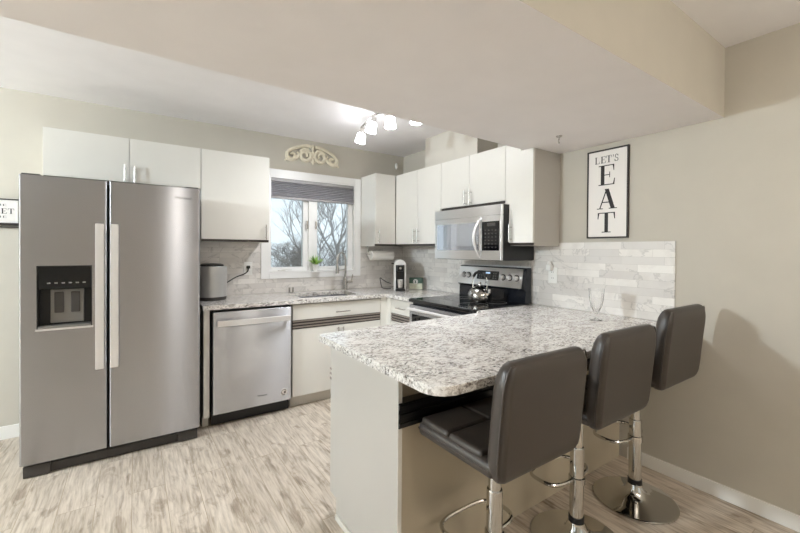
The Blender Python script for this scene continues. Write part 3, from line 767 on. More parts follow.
# ---- microwave
mwv = thing('microwave', 'stainless over-the-range microwave with a curved handle, under the short cabinet', 'microwave', (-.2, -1.45, 1.255))
MY0, MY1, MZ0, MZ1 = -1.833, -1.0735, 1.258, 1.680
obj('body', bx(-.372, -.012, MY0, MY1, MZ0+.004, MZ1), 'black', mwv)
F = -.40
obj('vent_grille', MB().box(F, -.3725, MY0+.001, MY1, 1.603, MZ1, .003), 'steel_light', mwv)
md = obj('door', MB().box(F, -.3725, -1.635, MY1, MZ0+.004, 1.6015, .004), 'steel_light', mwv)
obj('door_window', MB().box(F-.002, F+.0005, -1.612, -1.108, 1.335, 1.557, .001), 'mirror_glass', md)
mb = MB(); hp = []
for i in range(13):
    u = i/12; z = 1.575-.285*u; s = math.sin(PI*u); hp.append((F-.012-.048*s, -1.622+.012*s, z))
vr = [[Vector((x, y-.012, z)), Vector((x, y+.012, z)), Vector((x+.01, y+.012, z)), Vector((x+.01, y-.012, z))] for x, y, z in hp]
mb.rings(vr); mb.box(F-.006, F+.001, -1.632, -1.612, 1.568, 1.585); mb.box(F-.006, F+.001, -1.632, -1.612, 1.282, 1.298)
obj('handle', mb, 'handle', md)
kp = obj('control_panel', MB().box(F, -.3725, MY0+.001, -1.6365, MZ0+.004, 1.6015, .003), 'steel_light', mwv)
kk = obj('keypad', MB().box(F-.002, F+.0005, MY0+.016, -1.645, 1.335, 1.557, .001), 'bglass', kp)
mb = MB()
for i in range(4):
    for j in range(6): mb.box(F-.0026, F-.0018, -1.68-.035*i-.007, -1.68-.035*i+.007, 1.36+.026*j-.004, 1.36+.026*j+.004)
mb.box(F-.0026, F-.0018, -1.78, -1.70, 1.522, 1.545)
obj('key_marks', mb, 'dkgrey', kk)
obj('bottom_plate', bx(-.372, -.02, MY0+.005, MY1-.005, MZ0, MZ0+.0035), 'dkgrey', mwv)

# ================================================================ BAR STOOLS
def cushion(prof_w, pts):
    """closed rounded slab; pts: list of (y,z) outline"""
def rbox(x0, x1, y0, y1, z0, z1, bev, seg=4): return MB().box(x0, x1, y0, y1, z0, z1, bev, seg)
def make_stool(label):
    t = thing('bar_stool', label, 'bar stool', (0, 0, 0), 'padded bar stools along the breakfast bar')
    # seat and backrest share one bent shell: seat cushion
    W = .222; UP = .036
    # seat cushion: quilted by rounded pads
    mb = MB(); mb.box(-W, W, -.185, .196, .585+UP, .640+UP, .022, 4)
    seat = obj('seat', mb, 'leather', t, 50)
    mb = MB()
    for a, b in ((-W+.010, -.0015), (.0015, W-.010)):
        for c, d in ((-.130, .030), (.033, .186)):
            mb.box(a, b, c, d, .622+UP, .655+UP, .014, 4)
    obj('quilted_pads', mb, 'leather', seat, 50)
    obj('seat_piping', MB().tube([(-W, -.17, .613+UP), (-W, .176, .613+UP), (-W+.006, .191, .613+UP), (-W+.02, .196, .613+UP), (W-.02, .196, .613+UP), (W-.006, .191, .613+UP), (W, .176, .613+UP), (W, -.17, .613+UP)], .003, 6), 'leather', seat)
    # backrest: slightly reclined, curved outline
    mb = MB(); n = 10; rings = []
    def sect(z, y, th, w, r=.028):
        # rounded rectangle in xy
        pts = []
        r = min(r, th*.49)
        for cx_, cy_, a0 in ((w-r, th/2-r, 0), (-w+r, th/2-r, PI/2), (-w+r, -th/2+r, PI), (w-r, -th/2+r, 1.5*PI)):
            for i in range(6):
                a = a0+PI/2*i/5; pts.append(Vector((cx_+r*math.cos(a), y+cy_+r*math.sin(a), z)))
        return pts
    Z0, Z1 = .608, .995
    HS_ = (Z1-Z0)/.395
    prof = [(0, .30, .80), (.008, .62, .90), (.022, .85, .95), (.045, .97, .985), (.08, 1, 1), (.16, 1, 1), (.24, 1, 1), (.30, 1, 1), (.33, .985, .985), (.352, .93, .965), (.370, .82, .935), (.383, .66, .895), (.391, .46, .845), (.395, .22, .79)]
    for h, tt, ww in prof:
        z = Z0+h*HS_; y = -.180-.035*(h/.395)**1.2
        rings.append(sect(z, y, .070*tt, W*ww))
    mb.rings(rings)
    back = obj('backrest', mb, 'leather', t, 60)
    edge = [(h, ww) for h, tt, ww in prof[2:-2]]
    path = [(-W*ww, -.180-.035*(h/.395)**1.2-.020, Z0+h*HS_) for h, ww in edge] + [(W*ww, -.180-.035*(h/.395)**1.2-.020, Z0+h*HS_) for h, ww in edge[::-1]]
    obj('back_piping', MB().tube(path, .003, 6), 'leather', back)
    obj('mount_plate', MB().box(-.10, .10, -.10, .10, .570+UP, .5848+UP, .004), 'black', t)
    obj('swivel_housing', MB().lathe([(.001, .5+UP), (.034, .5+UP), (.034, .55+UP), (.055, .5695+UP), (.001, .5695+UP)], n=20), 'black', t)
    obj('lift_rod', MB().cyl((0, 0, .30), (0, 0, .4995+UP), .024, n=24), 'chrome', t)
    obj('column', MB().lathe([(.0305, .118), (.0305, .43), (.028, .436), (.001, .436)], n=32), 'chrome', t)
    obj('column_ring', MB().lathe([(.001, .094), (.034, .094), (.034, .1178), (.001, .1178)], n=28), 'black', t)
    obj('base', MB().lathe([(.001, .0005), (.188, .0005), (.198, .004), (.199, .010), (.192, .014), (.14, .021), (.085, .031), (.058, .044), (.045, .062), (.038, .085), (.036, .0935), (.001, .0935)], n=64), 'chrome', t, 60)
    pts = []
    for i in range(56):
        a = 2*PI*i/56; c, s_ = math.cos(a), math.sin(a)
        pts.append((.150*abs(c)**.6*(1 if c > 0 else -1), .090+.082*abs(s_)**.6*(1 if s_ > 0 else -1), .262))
    mb = MB().tube(pts, .0085, 10, closed=True)
    obj('footrest', mb, 'chrome', t)
    obj('footrest_clamp', MB().lathe([(.031, .246), (.036, .248), (.036, .276), (.031, .278)], n=28, cap=False), 'chrome', t)
    mb = MB().tube([(.05, -.03, .57+UP), (.14, -.05, .562+UP), (.17, -.06, .555+UP)], .005, 8)
    obj('height_lever', mb, 'chrome', t)
    return t
UPPER = ('seat', 'backrest', 'mount_plate', 'swivel_housing', 'lift_rod', 'height_lever', 'footrest', 'footrest_clamp')
def dup(root, loc, rz, label, lift=0.0):
    r = root.copy(); C.objects.link(r); r.location = loc; r.rotation_euler = (0, 0, rz); r['label'] = label
    for ch in list(root.children):
        c = ch.copy(); C.objects.link(c); c.parent = r
        if ch.name.split('.')[0] in UPPER: c.location.z += lift      # the gas lift is set a little higher
        for g in list(ch.children):
            d = g.copy(); C.objects.link(d); d.parent = c
    return r
st1 = make_stool('dark brown padded bar stool nearest the camera, left end of the row')
st1.location = (-1.503, -2.77, 0)
dup(st1, (-.944, -2.765, 0), 0.0, 'dark brown padded bar stool in the middle of the row of three', .022)
dup(st1, (-.405, -2.775, 0), 0.0, 'dark brown padded bar stool next to the right wall, round chrome base in full view', .072)

# ================================================================ LIGHT FIXTURES
tl = thing('track_light', 'nickel ceiling track light with four lit frosted shades over the kitchen', 'ceiling light', (-1.07, -1.2, H))
heads = ((-1.046, -.902), (-1.115, -1.20), (-1.08, -1.375), (-.985, -1.56))
obj('canopy', MB().lathe([(.001, H-.03), (.05, H-.03), (.06, H-.022), (.062, H-.0006), (.001, H-.0006)], (-1.06, -1.19, 0)), 'nickel', tl)
bar = [(-1.035, -.85, H-.06), (-1.075, -1.03, H-.06), (-1.10, -1.2, H-.06), (-1.075, -1.38, H-.06), (-1.0, -1.6, H-.06)]
def cat(p, n=8):
    P = [Vector(p[0])*2-Vector(p[1])] + [Vector(q) for q in p] + [Vector(p[-1])*2-Vector(p[-2])]; out = []
    for i in range(1, len(P)-2):
        for k in range(n):
            t = k/n; a, b, c, d = P[i-1:i+3]
            out.append(.5*((2*b)+(c-a)*t+(2*a-5*b+4*c-d)*t*t+(3*b-a-3*c+d)*t**3))
    out.append(P[-2]); return out
mb = MB().tube(cat(bar), .008, 10); mb.cyl((-1.09, -1.19, H-.06), (-1.07, -1.19, H-.029), .008, n=10)
obj('bar', mb, 'nickel', tl)
AIM = ((-1.75, -.05, 1.0), (-1.9, -.1, .9), (-1.25, -1.55, 0), (-1.0, -1.7, 0))
for (x, y), aim in zip(heads, AIM):
    piv = Vector((x, y, H-.085)); d = (Vector(aim)-piv).normalized()
    tilt = Vector((0, 0, -1)).rotation_difference(d).slerp(Vector((0, 0, -1)).rotation_difference(Vector((0, 0, -1))), .65)
    X = Matrix.Translation(piv) @ tilt.to_matrix().to_4x4() @ Matrix.Translation(-piv)
    def turned(mb):
        bmesh.ops.transform(mb.b, matrix=X, verts=mb.b.verts); return mb
    mb = MB(); mb.cyl((x, y, H-.085), (x, y, H-.125), .02, .026, 16); turned(mb); mb.cyl((x, y, H-.064), (x, y, H-.09), .007, n=10)
    hd = obj('lamp_head', mb, 'nickel', tl)
    obj('lamp_shade', turned(MB().lathe([(.026, H-.1255), (.034, H-.135), (.043, H-.205), (.040, H-.205), (.031, H-.138), (.024, H-.1285)], (x, y, 0), cap=False)), 'shade', hd)
    obj('bulb', turned(MB().sphere((x, y, H-.165), .024)), 'bulb', hd)
    l = bpy.data.lights.new('lamp_light', 'SPOT'); l.spot_size = math.radians(120); l.spot_blend = 1.0; l.energy = LAMP_W*(.45 if y > -1.3 else 1.1); l.color = LAMP_COLOR; l.shadow_soft_size = .03
    lo = bpy.data.objects.new('lamp_light', l); C.objects.link(lo); lo.parent = hd; lo.location = X @ Vector((x, y, H-.225)) - wloc(hd)
    lo.rotation_euler = Vector((0, 0, -1)).rotation_difference(d).to_euler()
def flush_light(label, x, y, watts, color):
    cl = thing('unseen_flush_light', label, 'ceiling light', (x, y, H))
    obj('fixture_base', MB().lathe([(.001, H-.02), (.16, H-.02), (.165, H-.0006), (.001, H-.0006)], (x, y, 0)), 'nickel', cl)
    obj('diffuser', MB().lathe([(.001, H-.10), (.06, H-.095), (.11, H-.075), (.145, H-.045), (.15, H-.0205), (.001, H-.0205)], (x, y, 0)), 'dome', cl)
    l = bpy.data.lights.new('ceiling_lamp_light', 'POINT'); l.energy = watts; l.color = color; l.shadow_soft_size = .12
    lo = bpy.data.objects.new('ceiling_lamp_light', l); C.objects.link(lo); lo.parent = cl; lo.location = (0, 0, -.25)
flush_light('flush dome ceiling light behind the camera, left of the added second one', -1.95, -5.0, DINING_W*.5, DINING_COLOR)
flush_light('added unseen dome light behind the camera, puts a bright streak on the dishwasher', -.80, -5.0, DINING_W*.5, DINING_COLOR)  # second dome is added to streak the dishwasher steel
pd = thing('added_globe_light', 'added unseen globe light left of the kitchen, standing in for bounced flash', 'ceiling light', (-5.8, -1.6, H))  # hanging globe is added, lights the kitchen in place of a bounced flash
obj('canopy', MB().lathe([(.001, H-.025), (.05, H-.025), (.06, H-.0006), (.001, H-.0006)], (-5.8, -1.6, 0)), 'nickel', pd)
obj('stem', MB().cyl((-5.8, -1.6, H-.0255), (-5.8, -1.6, 2.10), .006, n=10), 'nickel', pd)
obj('globe', MB().sphere((-5.8, -1.6, 2.0), .0995, u=24, v=16), mk_emit('lit_globe', KITCHEN_FILL_COLOR, KITCHEN_FILL_W/(4*PI*PI*.01)), pd)


# ================================================================ COUNTER OBJECTS
# ice maker / canister by the fridge
cx_, cy_ = -2.096, -.235
cn = thing('countertop_canister', 'grey cylindrical appliance with a black lid on the counter beside the refrigerator', 'kitchen appliance', (cx_, cy_, CT))
obj('body', MB().lathe([(.001, CT+.028), (.115, CT+.028), (.117, CT+.035), (.117, CT+.185), (.115, CT+.188), (.115, CT+.191), (.117, CT+.194), (.117, CT+.268), (.112, CT+.276), (.001, CT+.276)], (cx_, cy_, 0), 48), 'canister', cn)
obj('base', MB().lathe([(.001, CT+.0005), (.108, CT+.0005), (.112, CT+.006), (.112, CT+.0278), (.001, CT+.0278)], (cx_, cy_, 0), 40), 'dkgrey', cn)
obj('lid', MB().lathe([(.001, CT+.2765), (.092, CT+.2765), (.09, CT+.29), (.07, CT+.298), (.001, CT+.30)], (cx_, cy_, 0), 40), 'black', cn)
obj('cord', MB().tube(cat([(-1.975, -.21, 1.045), (-1.95, -.17, 1.055), (-1.87, -.08, 1.085), (-1.80, -.04, 1.105), (-1.765, -.035, 1.13), (-1.757, -.03, 1.16), (-1.757, -.024, 1.168)]), .005, 8), 'black', cn)
obj('plug', MB().box(-1.772, -1.742, -.036, -.0195, 1.155, 1.182, .004), 'black', cn)
def outlet(label, ax, u, z, rocker=False):
    ow = (-.0195, -.0115)
    if ax == 'y':
        t = thing('wall_outlet', label, 'outlet', (u, -.012, z), 'white wall outlets')
        obj('cover_plate', MB().box(u-.037, u+.037, -.018, -.0115, z-.06, z+.06, .002), 'white_plastic', t)
        for dz in (.022, -.022):
            mb = MB(); mb.box(u-.017, u+.017, -.0192, -.0182, z+dz-.014, z+dz+.014, .0004); mb.mi = 1
            for dx in (-.007, .006): mb.box(u+dx-.0012, u+dx+.0012, -.0196, -.0191, z+dz-.004, z+dz+.006)
            obj('socket', mb, ['white_plastic', 'outletslot'], t)
    else:
        t = thing('wall_outlet', label, 'outlet', (-.012, u, z), 'white wall outlets')
        obj('cover_plate', MB().box(-.018, -.0115, u-.037, u+.037, z-.06, z+.06, .002), 'white_plastic', t)
        for dz in (.022, -.022):
            mb = MB(); mb.box(-.0192, -.0182, u-.017, u+.017, z+dz-.014, z+dz+.014, .0004); mb.mi = 1
            for dy in (-.007, .006): mb.box(-.0196, -.0191, u+dy-.0012, u+dy+.0012, z+dz-.004, z+dz+.006)
            obj('socket', mb, ['white_plastic', 'outletslot'], t)
    return t
outlet('white wall outlet with a black plug, left of the window on the tile', 'y', -1.757, 1.153)
outlet('white wall outlet on the tiled wall right of the range', 'x', -2.005, 1.152)
pl = thing('plug_in_freshener', 'small white plug-in unit in the outlet right of the range', 'air freshener', (-.03, -1.985, 1.2))
mb = MB(); mb.box(-.055, -.0198, -2.012, -1.968, 1.185, 1.235, .01, 3); mb.cyl((-.038, -1.99, 1.235), (-.038, -1.99, 1.258), .016, .011, 16)
obj('body', mb, 'white_plastic', pl)
# potted plant on the window sill
pp = thing('potted_plant', 'little leafy green plant in a white pot on the window sill', 'plant', (-1.108, -.0, WZ0+.014))
zz = WZ0+.0145; pxx, pyy = -1.105, -.038
# the pot stands on the sill lip in front of the mullion
obj('sill_shelf', MB().box(-1.15, -1.06, -.075, -.0245, zz-.012, zz-.0003, .002), 'vinyl', win)
pp.location = (pxx, pyy, zz)
obj('pot', MB().lathe([(.001, zz), (.024, zz), (.033, zz+.06), (.034, zz+.064), (.030, zz+.064), (.028, zz+.056), (.001, zz+.056)], (pxx, pyy, 0), 24), 'pot', pp)
obj('soil', MB().lathe([(.001, zz+.0565), (.027, zz+.0565), (.024, zz+.06), (.001, zz+.061)], (pxx, pyy, 0), 16), 'soil', pp)
mb = MB(); rnd = random.Random(2)
for i in range(46):
    a = rnd.uniform(0, 2*PI); el = rnd.uniform(.45, 1.4); L = rnd.uniform(.065, .125)
    p = Vector((pxx+rnd.uniform(-.014, .014), pyy+rnd.uniform(-.012, .012), zz+.06)); d = Vector((math.cos(a)*math.cos(el), math.sin(a)*math.cos(el)*.55, math.sin(el)))
    s = d.cross(Vector((0, 0, 1))).normalized()*rnd.uniform(.006, .010); m_ = p+d*L*.6; tip = p+d*L+Vector((0, 0, -.008))
    up_ = Vector((0, 0, .002))
    vs = [mb.b.verts.new(q) for q in (p, m_+s, tip, m_-s, m_+up_*2)]
    for f in ((0, 1, 4), (1, 2, 4), (2, 3, 4), (3, 0, 4)): mb.b.faces.new([vs[k] for k in f])
obj('leaves', mb, 'leaf', pp)
# paper towel roll under the narrow cabinet
pt = thing('paper_towel_holder', 'white paper towel roll on a steel holder under the narrow cabinet right of the window', 'paper towel', (-.41, -.17, 1.375))
mb = MB(); zc = 1.285
mb.tube([(-.575, -.17, 1.3735), (-.575, -.17, zc), (-.235, -.17, zc)], .004, 8); mb.box(-.59, -.555, -.19, -.15, 1.3695, 1.3742)
mb.sphere((-.582, -.17, zc), .009)
obj('bracket', mb, 'nickel', pt)
obj('roll', MB().lathe([(.018, -.14), (.048, -.14), (.05, -.137), (.05, .137), (.048, .14), (.018, .14)], n=32), 'paper', None)
o = bpy.data.objects['roll']; me = o.data; me.transform(Matrix.Translation(Vector((-.405, -.17, zc-.008))-wloc(pt)) @ Matrix.Rotation(PI/2, 4, 'Y')); o.parent = pt
# coffee machine
cm = thing('capsule_coffee_machine', 'white capsule coffee machine with a rounded top and black front in the counter corner', 'coffee machine', (-.285, -.35, CT))
# local frame: front faces the camera side (-x,-y)
def local_thing_part(name, mb, mat, parent, ang, smooth=35):
    o = obj(name, mb, mat, None, smooth); o.data.transform(Matrix.Rotation(ang, 4, 'Z')); o.parent = parent; return o
A = -.55
hw = .062
arch = [(-hw, .0)] + [(-hw, .10), (-hw, .20), (-hw, .262)] + [(-hw*math.cos(a), .262+hw*.98*math.sin(a)) for a in [PI*i/12 for i in range(1, 12)]] + [(hw, .262), (hw, .20), (hw, .10), (hw, 0)]
mb = MB().prism([(x, z+.0005) for x, z in arch], 'y', -.10, .13, .006); local_thing_part('housing', mb, 'white_plastic', cm, A)
mb = MB().box(-.045, .045, -.106, -.1003, .02, .265, .004).box(-.034, .034, -.165, -.106, .20, .262, .008); local_thing_part('front_panel', mb, 'black', cm, A)
mb = MB().box(-.05, .05, -.19, -.1065, .0005, .022, .006).box(-.04, .04, -.185, -.11, .0222, .026); local_thing_part('drip_tray', mb, 'black', cm, A)
mb = MB().lathe([(.001, .03), (.022, .03), (.03, .10), (.031, .118), (.028, .118), (.026, .10), (.019, .034), (.001, .034)], (0, -.146, 0), 20); local_thing_part('glass_cup', mb, 'nickel', cm, A)
mb = MB().cyl((0, -.167, .235), (0, -.171, .235), .012, n=16); local_thing_part('button', mb, 'nickel', cm, A)
mb = MB().tube([(-.062, .0, .275), (-.085, -.02, .278)], .006, 8); local_thing_part('lever', mb, 'black', cm, A)
cdp = [(-.36, -.30, CT+.012), (-.40, -.27, CT+.006), (-.43, -.23, CT+.02), (-.42, -.18, CT+.08), (-.405, -.15, CT+.115), (-.385, -.16, CT+.10), (-.36, -.22, CT+.07), (-.335, -.26, CT+.06)]
obj('cord', MB().tube(cat(cdp), .004, 6), 'black', cm)
# box of coffee pods
bxr = thing('coffee_pod_carton', 'green printed carton with a round white emblem, right of the coffee machine', 'box', (-.115, -.42, CT))
A2 = -.75
local_thing_part('carton', MB().box(-.072, .072, -.035, .035, .0005, .125, .002), 'green', bxr, A2)
mb = MB().box(-.0715, .0715, -.0362, -.0352, .002, .066); local_thing_part('printed_band', mb, 'carton_pale', bxr, A2)
mb = MB().cyl((-.004, -.0353, .085), (-.004, -.0364, .085), .026, n=24); mb.mi = 1
mb.tube([(-.004+.018*math.cos(a), -.0366, .085+.018*math.sin(a)) for a in [2*PI*i/20 for i in range(20)]], .0016, 4, closed=True)
mb.sphere((-.004, -.0365, .09), .006, (1, .2, 1.2)); mb.box(-.010, .002, -.0368, -.0362, .070, .084)
local_thing_part('emblem', mb, ['white_plastic', 'green'], bxr, A2)
# kettle
kx, ky, kz = -.315, -1.545, .9222
kt = thing('kettle', 'shiny steel tea kettle with a black-topped arched handle on the cooktop', 'kettle', (kx, ky, kz))
obj('body', MB().lathe([(.001, kz), (.075, kz), (.088, kz+.008), (.096, kz+.035), (.094, kz+.065), (.080, kz+.095), (.056, kz+.113), (.04, kz+.118), (.001, kz+.118)], (kx, ky, 0), 40), 'kettle', kt, 60)
obj('lid', MB().lathe([(.001, kz+.1185), (.042, kz+.1185), (.03, kz+.127), (.008, kz+.131), (.007, kz+.14), (.012, kz+.146), (.012, kz+.156), (.001, kz+.158)], (kx, ky, 0), 24), 'chrome', kt)
mb = MB(); sp = [(kx+.0, ky-.075, kz+.045), (kx, ky-.097, kz+.065), (kx, ky-.104, kz+.09), (kx, ky-.108, kz+.112)]
mb.tube(sp, [.024, .018, .013, .011], 14); obj('spout', mb, 'kettle', kt)
hpts = [(kx, ky+.075, kz+.098), (kx, ky+.078, kz+.15), (kx, ky+.07, kz+.20), (kx, ky+.045, kz+.228), (kx, ky, kz+.238), (kx, ky-.045, kz+.228), (kx, ky-.07, kz+.20), (kx, ky-.078, kz+.15), (kx, ky-.075, kz+.098)]
hd = obj('handle', MB().tube(cat(hpts, 5), .0045, 8), 'chrome', kt)
obj('grip', MB().tube(cat(hpts[2:7], 6), .011, 10), 'black', hd)
# glass goblet on the bar
gx, gy = -.305, -2.50
mb = MB(); rg_ = []
for r, z, k_ in ((.001, .0005, 0), (.034, .0005, 0), (.034, .004, 0), (.012, .009, 0), (.006, .016, 0), (.0065, .040, 0), (.016, .052, .02), (.031, .085, .03), (.040, .13, .025), (.045, .195, .0), (.0435, .195, .0), (.038, .13, 0), (.028, .087, 0), (.011, .058, 0), (.001, .056, 0)):
    rg_.append([Vector((gx+r*(1+k_*math.cos(14*q))*math.cos(q), gy+r*(1+k_*math.cos(14*q))*math.sin(q), CT+z)) for q in [2*PI*i/84 for i in range(84)]])
mb.rings(rg_); obj_g = obj('glass_goblet', mb, 'crystal', loc=(gx, gy, CT))
tag(obj_g, 'clear ribbed glass goblet standing on the breakfast bar near the tiled wall', 'glass')

# ================================================================ WALL DECOR
# serif letters from polygons in a unit box
def seg(x0, y0, x1, y1, w):
    return [(x0-w/2, y0), (x0+w/2, y0), (x1+w/2, y1), (x1-w/2, y1)]
def rc(x0, y0, x1, y1): return [(x0, y0), (x1, y0), (x1, y1), (x0, y1)]
th, tk = .055, .2
LET = {
 'L': [rc(.16, 0, .34, 1), rc(.04, .95, .48, 1), rc(.04, 0, .92, .055), [(.86, .05), (.92, .05), (.95, .34), (.91, .34)]],
 'E': [rc(.16, 0, .37, 1), rc(.03, .955, .92, 1), rc(.03, 0, .94, .045), rc(.37, .49, .68, .53), rc(.65, .37, .69, .65), [(.84, .96), (.92, .96), (.92, .70), (.89, .70)], [(.86, .04), (.94, .04), (.97, .31), (.93, .31)]],
 'T': [rc(.41, 0, .60, 1), rc(.04, .955, .96, 1), rc(.26, 0, .74, .04), [(.04, .96), (.12, .96), (.07, .68), (.03, .68)], [(.88, .96), (.96, .96), (.97, .68), (.93, .68)]],
 'A': [seg(.14, 0, .49, 1, .06), seg(.80, 0, .49, 1, .2), rc(.27, .31, .70, .36), rc(.0, 0, .30, .04), rc(.60, 0, 1.0, .04)],
 'H': [rc(.12, 0, .3, 1), rc(.7, 0, .88, 1), rc(.3, .48, .7, .53), rc(.02, 0, .4, .04), rc(.6, 0, .98, .04), rc(.02, .96, .4, 1), rc(.6, .96, .98, 1)],
 'M': [rc(.08, 0, .14, 1), rc(.78, 0, .94, 1), seg(.47, 0, .17, 1, .16), seg(.47, 0, .80, 1, .06), rc(0, 0, .22, .04), rc(.7, 0, 1, .04)],
 'W': [seg(.28, 0, .10, 1, .17), seg(.28, 0, .50, 1, .06), seg(.70, 0, .50, 1, .17), seg(.70, 0, .92, 1, .06), rc(0, .96, .24, 1), rc(.8, .96, 1, 1)],
 "'": [[(.42, 1), (.62, 1), (.52, .68), (.46, .68)]],
}
def ringpoly(cx, cy, rx, ry, tx, ty, a0, a1, n):
    out = []
    for i in range(n):
        p = []
        for (k, rr) in ((i, 1), (i+1, 1), (i+1, 0), (i, 0)):
            a = a0+(a1-a0)*k/n
            X = rx if rr else rx-tx; Y = ry if rr else ry-ty
            p.append((cx+X*math.cos(a), cy+Y*math.sin(a)))
        out.append(p)
    return out
LET['O'] = ringpoly(.5, .5, .47, .51, .17, .05, 0, 2*PI, 24)
LET['S'] = ringpoly(.48, .74, .32, .27, .12, .06, .35, 1.5*PI, 14) + ringpoly(.48, .26, .36, .27, .12, .06, -PI*.95, .5*PI, 14) + [[(.74, .70), (.80, .70), (.80, .96), (.76, .96)], [(.10, .04), (.15, .04), (.16, .32), (.10, .32)]]
def letters(mb, items, place):
    """items: (char, u0, v0, width, height); place maps (u, v, depth) to world"""
    for ch, u0, v0, wd, hg in items:
        for k, poly in enumerate(LET[ch]):
            dd = .0006 + .00003*k
            a = [mb.b.verts.new(place(u0+wd*p, v0+hg*q, 0)) for p, q in poly]; b = [mb.b.verts.new(place(u0+wd*p, v0+hg*q, dd)) for p, q in poly]
            n = len(poly)
            mb.b.faces.new(a); mb.b.faces.new(b[::-1])
            for i in range(n): mb.b.faces.new((a[i], b[i], b[(i+1) % n], a[(i+1) % n]))
# LET'S EAT
ES = thing('eat_sign', 'tall white sign reading LETS EAT in a thin dark frame on the right wall', 'sign', (-.01, -2.4, 1.424))
ya, yb, za, zb = -2.268, -2.5414, 1.424, 2.022
obj('board', bx(-.014, -.001, yb+.010, ya-.010, za+.010, zb-.010), 'signwhite', ES)
mb = MB(); f = .009
mb.box(-.018, -.001, ya-f, ya, za, zb, .001); mb.box(-.018, -.001, yb, yb+f, za, zb, .001); mb.box(-.018, -.001, yb+f, ya-f, za, za+f, .001); mb.box(-.018, -.001, yb+f, ya-f, zb-f, zb, .001)
obj('frame', mb, 'frame_dark', ES)
mb = MB(); y0 = ya
pl_ = lambda u, v, d: Vector((-.0142-d, y0-u, v))
letters(mb, [('L', .052, 1.930, .036, .046), ('E', .092, 1.930, .035, .046), ('T', .129, 1.930, .037, .046), ("'", .165, 1.930, .022, .046), ('S', .182, 1.930, .032, .046),
             ('E', .076, 1.780, .116, .134), ('A', .070, 1.620, .134, .134), ('T', .072, 1.462, .124, .134)], pl_)
obj('lettering', mb, 'blackpaint', ES, 0)
# HOME SWEET HOME sign, cut by the refrigerator edge and the photo's left edge
HS = thing('home_sign', 'small white framed sign on the wall left of the refrigerator, its word ending EET', 'sign', (-3.45, -.01, 1.5))
hx0, hx1, hz0, hz1 = -3.66, -3.292, 1.497, 1.667
obj('board', bx(hx0+.006, hx1-.004, -.012, -.001, hz0+.006, hz1-.004), 'signwhite', HS)
mb = MB(); mb.box(hx0, hx1, -.02, -.001, hz1-.005, hz1+.002); mb.box(hx0, hx1, -.03, -.001, hz0-.006, hz0+.006); mb.box(hx0, hx0+.005, -.016, -.001, hz0+.006, hz1-.005)
mb.box(hx0, hx1, -.02, -.001, hz0-.026, hz0-.018)
obj('frame', mb, 'frame_dark', HS)
mb = MB(); pl_ = lambda u, v, d: Vector((u, -.0122-d, v))
letters(mb, [('S', -3.492, 1.566, .026, .037), ('W', -3.464, 1.566, .043, .037), ('E', -3.414, 1.566, .029, .037), ('E', -3.381, 1.566, .029, .037), ('T', -3.348, 1.566, .033, .037)]
        + [(c_, -3.452+.026*i_, z_, .02, .014) for z_ in (1.619, 1.538) for i_, c_ in enumerate('HOME')], pl_)
obj('lettering', mb, 'blackpaint', HS, 0)
obj('wire_hanger', MB().tube([(-3.52, -.006, 1.67), (-3.475, -.006, 1.70), (-3.43, -.006, 1.67)], .002, 6), 'frame_dark', HS)
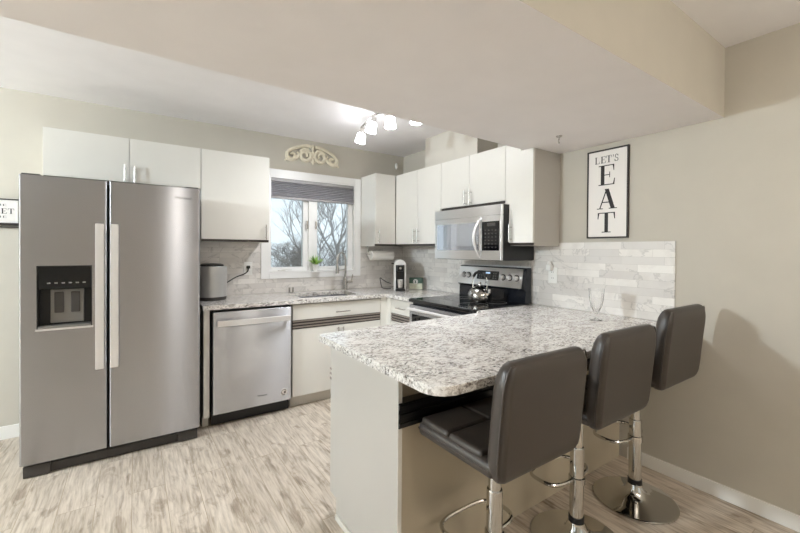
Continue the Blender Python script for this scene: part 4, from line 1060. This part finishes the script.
# carved applique over the window
ox, oz = -1.133, 2.297
mb = MB()
def spiral(cx, cz, r0, r1, a0, a1, w0, w1, n=30, sgn=1):
    pts = []; rr = []
    for i in range(n+1):
        t = i/n; a = a0+(a1-a0)*t; r = r0+(r1-r0)*t
        pts.append((ox+sgn*(cx+r*math.cos(a)), -.014, oz+cz+r*math.sin(a))); rr.append(w0+(w1-w0)*t)
    mb.tube(pts, rr, 8)
def sweep(P, w, sgn=1, y=-.013):
    pp_ = cat([(ox+sgn*x, y, oz+z) for x, z in P], 6); n = len(pp_)
    mb.tube(pp_, [w[0]+(w[1]-w[0])*i/(n-1) for i in range(n)], 8)
for s in (-1, 1):
    spiral(.085, -.018, .064, .018, 2.9, 2.9+3.6*PI*.62*1.0, .020, .014, sgn=s)           # inner scroll
    spiral(.085, -.018, .064, .05, 2.9, .6, .019, .016, sgn=s)
    spiral(.215, -.035, .052, .012, PI*.15, PI*.15-3.1*PI*.62, .019, .013, sgn=s)         # outer scroll
    sweep([(.02, .075), (.07, .078), (.13, .062), (.19, .04), (.24, .01), (.268, -.035), (.262, -.075)], (.018, .015), s)
    sweep([(.14, -.02), (.175, -.06), (.225, -.085), (.272, -.08)], (.018, .012), s)
    for k in range(5): mb.sphere((ox+s*(.05+.036*k), -.015, oz+.047-.010*k-.0022*k*k), .011, (1, .7, 1), 10, 6)
    sweep([(.0, -.085), (.03, -.06), (.028, -.02), (.012, .02)], (.010, .008), s)
    sweep([(.272, -.08), (.285, -.09), (.278, -.1)], (.008, .004), s)
for z, r in ((.08, .017), (.05, .02), (.012, .022), (-.03, .02), (-.065, .016), (-.09, .012)): mb.sphere((ox, -.016, oz+z), r, (.85, .7, 1.2), 12, 8)
tag(obj('carved_wall_ornament', mb, 'cream', loc=(ox, -.001, oz)), 'cream carved scrollwork ornament on the wall above the window', 'wall ornament')
# motion sensor and sprinkler
ms = thing('motion_sensor', 'small white sensor high on the back wall near the corner above the cabinets', 'sensor', (-.11, -.002, 2.31))
obj('housing', MB().sphere((-.11, -.014, 2.312), .03, (.55, .45, 1.25)), 'white_plastic', ms)
obj('lens', MB().sphere((-.11, -.026, 2.302), .012, (1, .5, 1)), 'signwhite', ms)
sp = thing('sprinkler_head', 'small metal hook-like fitting on the underside of the soffit near the wall cabinet', 'ceiling fitting', (-.416, -2.309, 2.061))
obj('escutcheon', MB().lathe([(.001, 2.054), (.014, 2.054), (.02, 2.0605), (.001, 2.0605)], (-.416, -2.309, 0), 20), 'nickel', sp)
obj('hook', MB().tube(cat([(-.416, -2.309, 2.054), (-.416, -2.309, 2.04), (-.426, -2.312, 2.026), (-.418, -2.309, 2.016), (-.408, -2.306, 2.022)]), .004, 8), 'nickel', sp)
